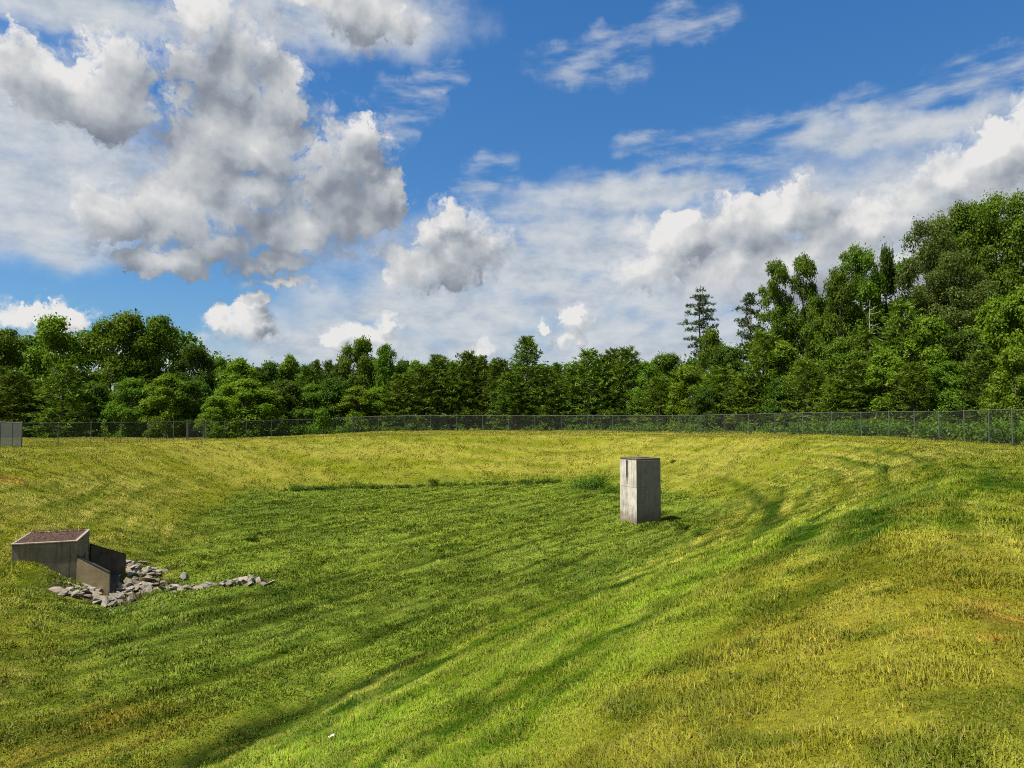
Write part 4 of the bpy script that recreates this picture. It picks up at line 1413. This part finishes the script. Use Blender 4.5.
TREES = [
    # the left edge
    ("oak1", -28, 322, 64, 93, "broad leafy tree cut off by the left edge of the photo, behind the dark pines"),
    ("oak2", 4, 326, 52, 91, "round topped leafy tree rising above the grey screened panel"),
    ("bright1", 52, 314, 60, 92, "tall fresh green broadleaf tree, first high crown from the left edge"),
    ("oak1", 120, 311, 74, 97, "widest of the high leafy crowns at the left, with small sky gaps in its head"),
    ("oak2", 158, 313, 58, 99, "rounded high crown joined to the right side of the widest left crown"),
    ("oak3", 192, 341, 44, 98, "dark rounded tree stepping down right of the two highest left crowns"),
    ("oak2", 218, 354, 32, 100, "small rounded crown in the dip before the pale leafy tree at the gate"),
    ("bright2", 238, 355, 42, 93, "pale leafy tree with a pointed head above the bushes by the gate"),
    ("deep", -14, 362, 54, 85, "dark bushy tree at the left edge below the leafy crowns"),
    ("pine1", 13, 368, 44, 84, "dark pine behind the grey screened panel"),
    ("pine2", 36, 378, 34, 86, "very dark slim pine just right of the screened panel"),
    ("pine3", 62, 362, 50, 83.5, "olive green pine below the first high leafy crown at the left"),
    ("deep", 92, 378, 42, 88, "dark shrubby tree in the gap between the olive pine and the rounded bushy tree"),
    ("oak2", 131, 374, 46, 83.5, "rounded bushy tree with big leaves under the widest left crown"),
    ("bright2", 166, 370, 44, 82.5, "narrow fresh green tree right of the rounded bushy tree"),
    ("oak3", 195, 376, 42, 85, "dark large leaved tree above the mesh gate"),
    ("bright1", 216, 392, 34, 82, "light green small tree overhanging the gate's right post"),
    ("bright1", 244, 376, 60, 85, "big bright green bushy tree right of the gate"),
    ("bright2", 266, 388, 36, 88, "bright green bushy tree tucked against the dark wood right of the gate"),
    # centre left
    ("oak3", 268, 361, 38, 99, "dark rounded top above the bright bushes right of the gate"),
    ("bright2", 290, 356, 30, 100, "light green pointed top, first to rise above the low skyline left of the tall twin"),
    ("pine1", 306, 366, 32, 98, "low pine between the light pointed top and the two small spires"),
    ("pine2", 316, 360, 22, 101, "left one of the two small pine spires on the skyline"),
    ("pine1", 328, 362, 24, 100, "right one of the two small pine spires on the skyline"),
    ("deep", 343, 364, 34, 98, "dark low crown at the left foot of the tall leafy tree in the centre left"),
    ("oak1", 359, 340, 44, 99, "tall leafy tree standing above the low skyline left of centre"),
    ("oak2", 384, 345, 34, 98, "second tall leafy tree, pointed, touching the right side of the taller one"),
    ("deep", 401, 360, 28, 100, "dark crown filling the notch right of the two tall leafy trees"),
    ("bright2", 417, 361, 28, 99, "pale rounded crown between the tall pair and the centre pines"),
    ("deep", 285, 380, 46, 92, "dark big leaved bushy tree behind the overgrown fence"),
    ("oak2", 311, 384, 40, 92, "mid green bushy tree behind the overgrown fence"),
    ("deep", 334, 378, 42, 93, "dark rounded bushy tree below the right pine spire"),
    ("bright2", 356, 386, 40, 92, "fresh green bushy tree below the tall leafy tree left of centre"),
    ("bright1", 379, 388, 38, 93, "yellow green bush tree where the clear mesh of the fence begins"),
    ("pine3", 400, 375, 40, 93, "first pine of the dense centre row, from the left"),
    # centre
    ("pine1", 422, 366, 42, 94, "low broad pine left of the first peaked centre pine"),
    ("pine2", 437, 355, 44, 97, "first peaked pine of the centre row"),
    ("pine3", 453, 364, 36, 96, "pine in the shallow dip of the centre row"),
    ("pine1", 468, 353, 42, 97, "bushy pine with a flat broken tip left of the centre"),
    ("pine2", 482, 356, 30, 99, "slim pine behind the broken tipped pine"),
    ("pine1", 499, 360, 40, 96, "dark pine left of the highest centre pine"),
    ("pine4", 527, 338, 46, 95, "highest pine of the centre row, open crown with a long pointed leader", ),
    ("pine2", 512, 372, 40, 93, "low dark pine at the left foot of the highest centre pine"),
    ("pine1", 545, 367, 40, 94, "low dark pine at the right foot of the highest centre pine"),
    ("pine2", 557, 363, 24, 99, "thin spired pine in the dip right of the highest centre pine"),
    ("pine1", 572, 368, 34, 96, "low pine before the twin peaked bushy pines"),
    ("pine3", 589, 352, 46, 94.5, "left peak of the bushy pines behind the riser"),
    ("pine1", 605, 356, 36, 97, "pine in the saddle between the bushy pines' two peaks"),
    ("pine2", 614, 349, 34, 96, "thin topped pine just left of the line above the riser"),
    ("pine1", 627, 349, 44, 94, "dark pine ending the centre row straight above the riser"),
    ("oak2", 648, 362, 44, 92, "low leafy tree, first right of the centre pines"),
    ("oak1", 668, 355, 50, 97, "rounded leafy tree left of the lone old pine"),
    ("bright1", 690, 366, 48, 85, "fresh green bushy tree below the lone old pine"),
    ("pine3", 660, 378, 46, 88, "low yellow green pine behind the fence right of the riser"),
    # right
    ("oak2", 712, 329, 36, 90, "leafy tree covering the lower trunk of the lone old pine"),
    ("oak3", 729, 346, 42, 88, "dark rounded tree between the two old flat layered pines"),
    ("pine3", 722, 368, 50, 81, "broad young pine low between the two old flat layered pines"),
    ("tall1", 777, 262, 36, 84, "left one of the two slender high leafy trees"),
    ("tall1", 806, 257, 36, 84, "right one of the two slender high leafy trees"),
    ("pine3", 764, 334, 54, 77, "broad young pine under the second old pine"),
    ("bright2", 785, 342, 46, 76, "pale leafy tree below the slender pair"),
    ("oak2", 822, 318, 44, 79, "leafy tree filling the gap right of the slender pair"),
    ("tall2", 842, 268, 44, 81, "left shoulder of the high dome left of the biggest trees"),
    ("tall2", 862, 244, 50, 82, "high domed tree left of the biggest trees"),
    ("oak3", 889, 246, 32, 84, "narrow dark tree squeezed between the dome and the biggest trees"),
    ("oak2", 842, 338, 48, 71, "leafy tree below the high dome's left side"),
    ("pine3", 808, 362, 50, 71, "young pine low below the right slender tree"),
    ("pine3", 903, 306, 62, 69, "tall young pine with a bright tip right of the dead trunk"),
    ("bright1", 930, 318, 56, 67, "bright large leaved tree right of the tall young pine"),
    ("olive1", 932, 221, 74, 77, "grey green tree forming the left shoulder of the biggest trees"),
    ("big1", 966, 204, 76, 81, "huge dark green crown in the middle of the biggest trees"),
    ("olive1", 960, 252, 84, 73, "huge olive grey crown in front of the biggest trees"),
    ("big1", 1000, 193, 92, 79, "highest tree of all, its dome near the right edge of the photo"),
    ("big1", 1050, 204, 90, 76, "huge tree cut off by the right edge of the photo"),
    ("oak3", 965, 330, 56, 65, "dark tree in the shade under the olive grey crown"),
    ("bright2", 994, 300, 56, 65, "tall fresh green tree below the highest dome"),
    ("bright1", 1028, 288, 60, 63, "bright leafy tree half cut by the right edge of the photo"),
    ("pine3", 868, 333, 46, 73, "slim pine hiding the lower half of the dead trunk"),
    ("pine1", 858, 362, 54, 66, "dark young pine low under the dead trunk's left side"),
    ("bright2", 885, 350, 46, 65, "pale leafy small tree at the foot of the dead trunk"),
    ("pine3", 836, 380, 46, 66, "low yellow green pine left of the dark young pine"),
    ("pine3", 918, 364, 56, 62, "wide young pine low in front of the bright large leaved tree"),
    ("oak2", 952, 362, 50, 60, "mid green low tree under the dark shaded tree"),
    ("pine1", 985, 352, 56, 58, "dark low pine near the right end of the fence"),
    ("bright1", 1016, 348, 54, 54, "bright low tree at the right end of the fence"),
    ("deep", 783, 378, 42, 74, "dark bush tree low behind the fence under the slender pair"),
    ("deep", 706, 386, 36, 80, "dark large leaved bush tree behind the fence right of the riser"),
    ("pine3", 748, 376, 46, 78, "low pine behind the fence under the second old pine"),
]
for key, px, top, wpx, D, label in TREES:
    tree(key, px, top, wpx, D, label)

# the two old pines with flat layers
def old_pine(px, top, D, pads, seed, label):
    p = at(px, 420, D)
    z = gz(p.x, p.y)
    H = at(px, top, D).z - z
    t = thing("pine_tree", label, "tree", (p.x, p.y, z - .05), 0, "old pines with flat foliage layers")
    tr, c_ = tall_pine(seed, H, pads, L_PINE_B)
    link("trunk", tr, t)
    link("crown", c_, t)


g = random.Random(4)


def pad_list(px, top, D, spec):
    """spec: (dx px, y px, radius px)"""
    p = at(px, 420, D)
    z = gz(p.x, p.y)
    H = at(px, top, D).z - z
    out = []
    for dx, y, r_ in spec:
        zt = (at(px, y, D).z - z) / H
        L = abs(dx) / FPX * D
        base = 0 if dx >= 0 else 180
        dev = g.uniform(-38, 38)
        out.append((zt, base + dev, max(.15, L / math.cos(R(dev))), r_ / FPX * D))
        if r_ > 5:
            out.append((zt - .015, base + dev + g.uniform(60, 140) * g.choice((-1, 1)), max(.3, L * .8), r_ * .7 / FPX * D))
    return out


old_pine(701, 289, 98, pad_list(701, 289, 98, [(0, 290, 5), (-4, 296, 6), (5, 297, 6), (-8, 305, 7), (9, 303, 7), (14, 309, 6), (-12, 313, 7), (3, 310, 6), (-15, 321, 7), (11, 318, 7), (16, 326, 5), (-10, 329, 7), (4, 324, 6), (-14, 338, 7), (9, 336, 7), (-7, 345, 6), (14, 344, 5), (3, 340, 6), (-5, 352, 6)]), 5, "lone old pine with flat foliage layers, clear of the other crowns")
old_pine(752, 293, 90, pad_list(752, 293, 90, [(0, 295, 6), (-4, 300, 6), (6, 301, 7), (-10, 307, 7), (3, 311, 7), (9, 316, 6), (-13, 319, 7), (-6, 325, 7), (6, 328, 7), (-14, 333, 6), (0, 336, 7), (9, 342, 6), (-9, 344, 6), (-3, 351, 6)]), 6, "old pine with dark flat foliage layers leaning against the left slender tree")

# dead trunk
sn = at(871.5, 420, 79.0)
sg = gz(sn.x, sn.y)
hs_ = at(871.5, 300, 79).z - sg
t = thing("dead_tree", "bleached dead trunk with bare twigs standing among the right hand trees", "dead tree", (sn.x, sn.y, sg))
b = MB()
b.tube([(0, 0, -.2), (.05, 0, hs_ * .5), (.0, 0, hs_ * .85), (.12, 0, hs_)], [.11, .09, .065, .025], 8)
b.build("trunk", BARK["bleached"], t, True)
for zf, dx, dz in ((.80, 1.0, .25), (.86, -.6, .35), (.92, .8, .5), (.74, .9, .1), (.95, -.3, .5), (.89, 1.1, .3)):
    b = MB()
    b.tube([(.03, 0, hs_ * zf), (dx * .5, -.15, hs_ * zf + dz * .3), (dx, -.25, hs_ * zf + dz)], [.045, .03, .012], 6)
    b.build("bare_branch", BARK["bleached"], t, True)

# the wood further back, seen only as a mass through the gaps
cl = []
g = random.Random(9)
for px in range(-130, 1200, 9):
    base = float(np.interp(px, [-130, 0, 180, 215, 340, 640, 700, 760, 820, 900, 960, 1200], [112, 112, 112, 113, 113, 112, 108, 104, 100, 96, 94, 92]))
    top = float(np.interp(px, [-130, 0, 60, 180, 215, 260, 340, 400, 640, 690, 760, 830, 900, 960, 1030, 1200], [335, 340, 332, 330, 362, 372, 370, 368, 366, 362, 345, 290, 262, 225, 215, 215]))
    for k in range(5):
        D = base + g.uniform(-3, 7)
        p = at(px + g.uniform(-6, 6), 420, D)
        zt = at(px, top, D).z
        u = (k + .5) / 5
        cl.append((p.x, p.y, gz(p.x, p.y) + (zt - gz(p.x, p.y)) * u, g.uniform(1.3, 2.1) * (1.25 if k < 2 else 1)))
tag(link("woods", crown_mesh("woods", cl, 62, .55, L_DEEP, .66, .45, .9)), "continuous dark wood further back seen through gaps between the trees", "woods", kind="stuff")

# ------------------------------------------------------------------ low growth
def leafy(name, clumps, per, size, mat, asp=.6):
    return crown_mesh(name, clumps, per, size, mat, asp, .35, .9)


cl, cl2 = [], []
g = random.Random(15)
for k in range(760):
    px = g.uniform(206, 1060)
    den = float(np.interp(px, [206, 330, 380, 440, 560, 640, 760, 850, 1060], [1, 1, .55, .25, .3, .6, .6, 1, 1]))
    if g.random() > den:
        continue
    D = fence_depth(px) + g.uniform(.6, 5.5)
    p = at(px, 420, D)
    h = g.uniform(.25, .75) * (.6 + .6 * den)
    (cl if g.random() < .6 else cl2).append((p.x, p.y, gz(p.x, p.y) + h * .7, h))
for k in range(150):            # along the left stretch, well behind the short fence
    px = g.uniform(-40, 200)
    D = g.uniform(82, 86)
    p = at(px, 420, D)
    h = g.uniform(.25, .6)
    cl2.append((p.x, p.y, gz(p.x, p.y) + h * .6, h))
tag(link("undergrowth", leafy("undergrowth", cl, 130, .20, L_WEED)), "low weeds and seedlings growing behind the chain link mesh", "undergrowth", kind="stuff")
tag(link("bramble_growth", leafy("bramble_growth", cl2, 110, .24, L_DEEP)), "darker brambles growing in the shade under the trees", "undergrowth", kind="stuff")


def bush(px, D, wpx, top, label, mat=L_WEED, name="bush", size=.2, per=260):
    p = at(px, 420, D)
    z = gz(p.x, p.y)
    H = max(.2, at(px, top, D).z - z)
    Wm = wpx / 2 / FPX * D
    g = random.Random(int(px * 7 + top))
    t = thing(name, label, "bush" if name == "bush" else "sapling", (p.x, p.y, z))
    cl = []
    for k in range(16):
        a, u = g.random() * 6.28, g.random()
        rr = Wm * .72 * (1 - u * .75) * g.random() ** .5
        cl.append((rr * math.cos(a), rr * math.sin(a), H * (.15 + .72 * u), max(.12, Wm * g.uniform(.26, .42))))
    b = MB()
    for k in range(4):
        c_ = cl[k]
        b.tube([(0, 0, -.1), (c_[0] * .5, c_[1] * .5, c_[2] * .6), c_[:3]], [.03, .02, .008], 5)
    b.build("stem", BARK["brown"], t, True)
    link("foliage", crown_mesh("foliage", cl, per, size, mat, .62, .35, .9), t)


bush(232, 78.5, 26, 420, "vine covered bright bush on the fence right of the gate")
bush(218, 77, 22, 426, "low bush in the opening beside the gate post")
bush(105, 70, 11, 417, "young sapling in the grass behind the short fence", L_BRIGHT, "sapling", .16, 420)
bush(155, 79, 26, 416, "leafy bush at the wood's edge left of the gate", L_OAK)
bush(283, 84, 20, 412, "dark shrub growing against the fence, far from the gate", L_WEEDD)
bush(322, 85, 30, 408, "large shrub growing over the overgrown stretch of fence", L_WEED)
bush(300, 84.5, 18, 424, "low weed bush in front of the overgrown fence", L_WEEDD)
bush(355, 88.5, 26, 410, "leafy shrub behind the fence below the tall leafy pair", L_WEED)


def weed_clump(px, py, w, h, label, mat=L_WEEDD, blades=0, name="weed_clump"):
    p = on_ground(px, py)
    g = random.Random(int(px * 3 + py))
    cl = []
    for k in range(9):
        a = g.random() * 6.28
        rr = w * .26 * g.random() ** .5
        cl.append((rr * math.cos(a), rr * math.sin(a), h * g.uniform(.1, .5), max(.16, w * .2, h * g.uniform(.35, .55))))
    t = link(name, crown_mesh(name, cl, 900 if h < .4 else 420, .085 if h < .4 else .13, mat, .35, .2, .8, .8))
    t.location = p
    tag(t, label, "weeds")


weed_clump(590, 489, 4.6, .8, "tall deep green weed clump on the far bank left of the riser")
weed_clump(610, 493, 2.4, .5, "lower green weed clump touching the riser's left side in view", L_WEED)
weed_clump(672, 462, .9, .2, "small leafy weed patch on the bank up right of the riser")
weed_clump(684, 529, 1.1, .45, "dark weed clump at the foot of the bank right of the riser")
weed_clump(700, 536, 1.0, .35, "smaller dark weed clump right of the riser, nearer the camera")
weed_clump(252, 542, .7, .40, "dark weed tuft on the floor beyond the stones' strip")
weed_clump(298, 490, 1.4, .5, "leafy weed at the left end of the far weed line")
weed_clump(433, 485, 1.2, .75, "taller weed standing up from the far weed line")
weed_clump(280, 597, .7, .22, "flat dark weed beyond the tip of the stone strip")
weed_clump(887, 470, .5, .35, "single dark weed on the right bank", L_WEEDD)

# the line of uncut weeds along the foot of the far bank
cl = []
g = random.Random(77)
W = [on_ground(px, py) for px, py in ((285, 491), (360, 489), (440, 487), (520, 484), (562, 482))]
for k in range(330):
    s = g.random() * 3.999
    i = int(s)
    p = W[i].lerp(W[i + 1], s - i)
    x_, y_ = p.x + g.gauss(0, .25), p.y + g.gauss(0, .22)
    h = g.uniform(.10, .28) * (1.25 - .12 * s)
    cl.append((x_, y_, gz(x_, y_) + h * .5, h))
tag(link("weed_line", crown_mesh("weed_line", cl, 700, .11, L_WEEDD, .4, .2, .9, .8)), "line of uncut weeds along the foot of the far bank", "weeds", kind="stuff")

build_ground()
build_grass(GRASS_COUNT)
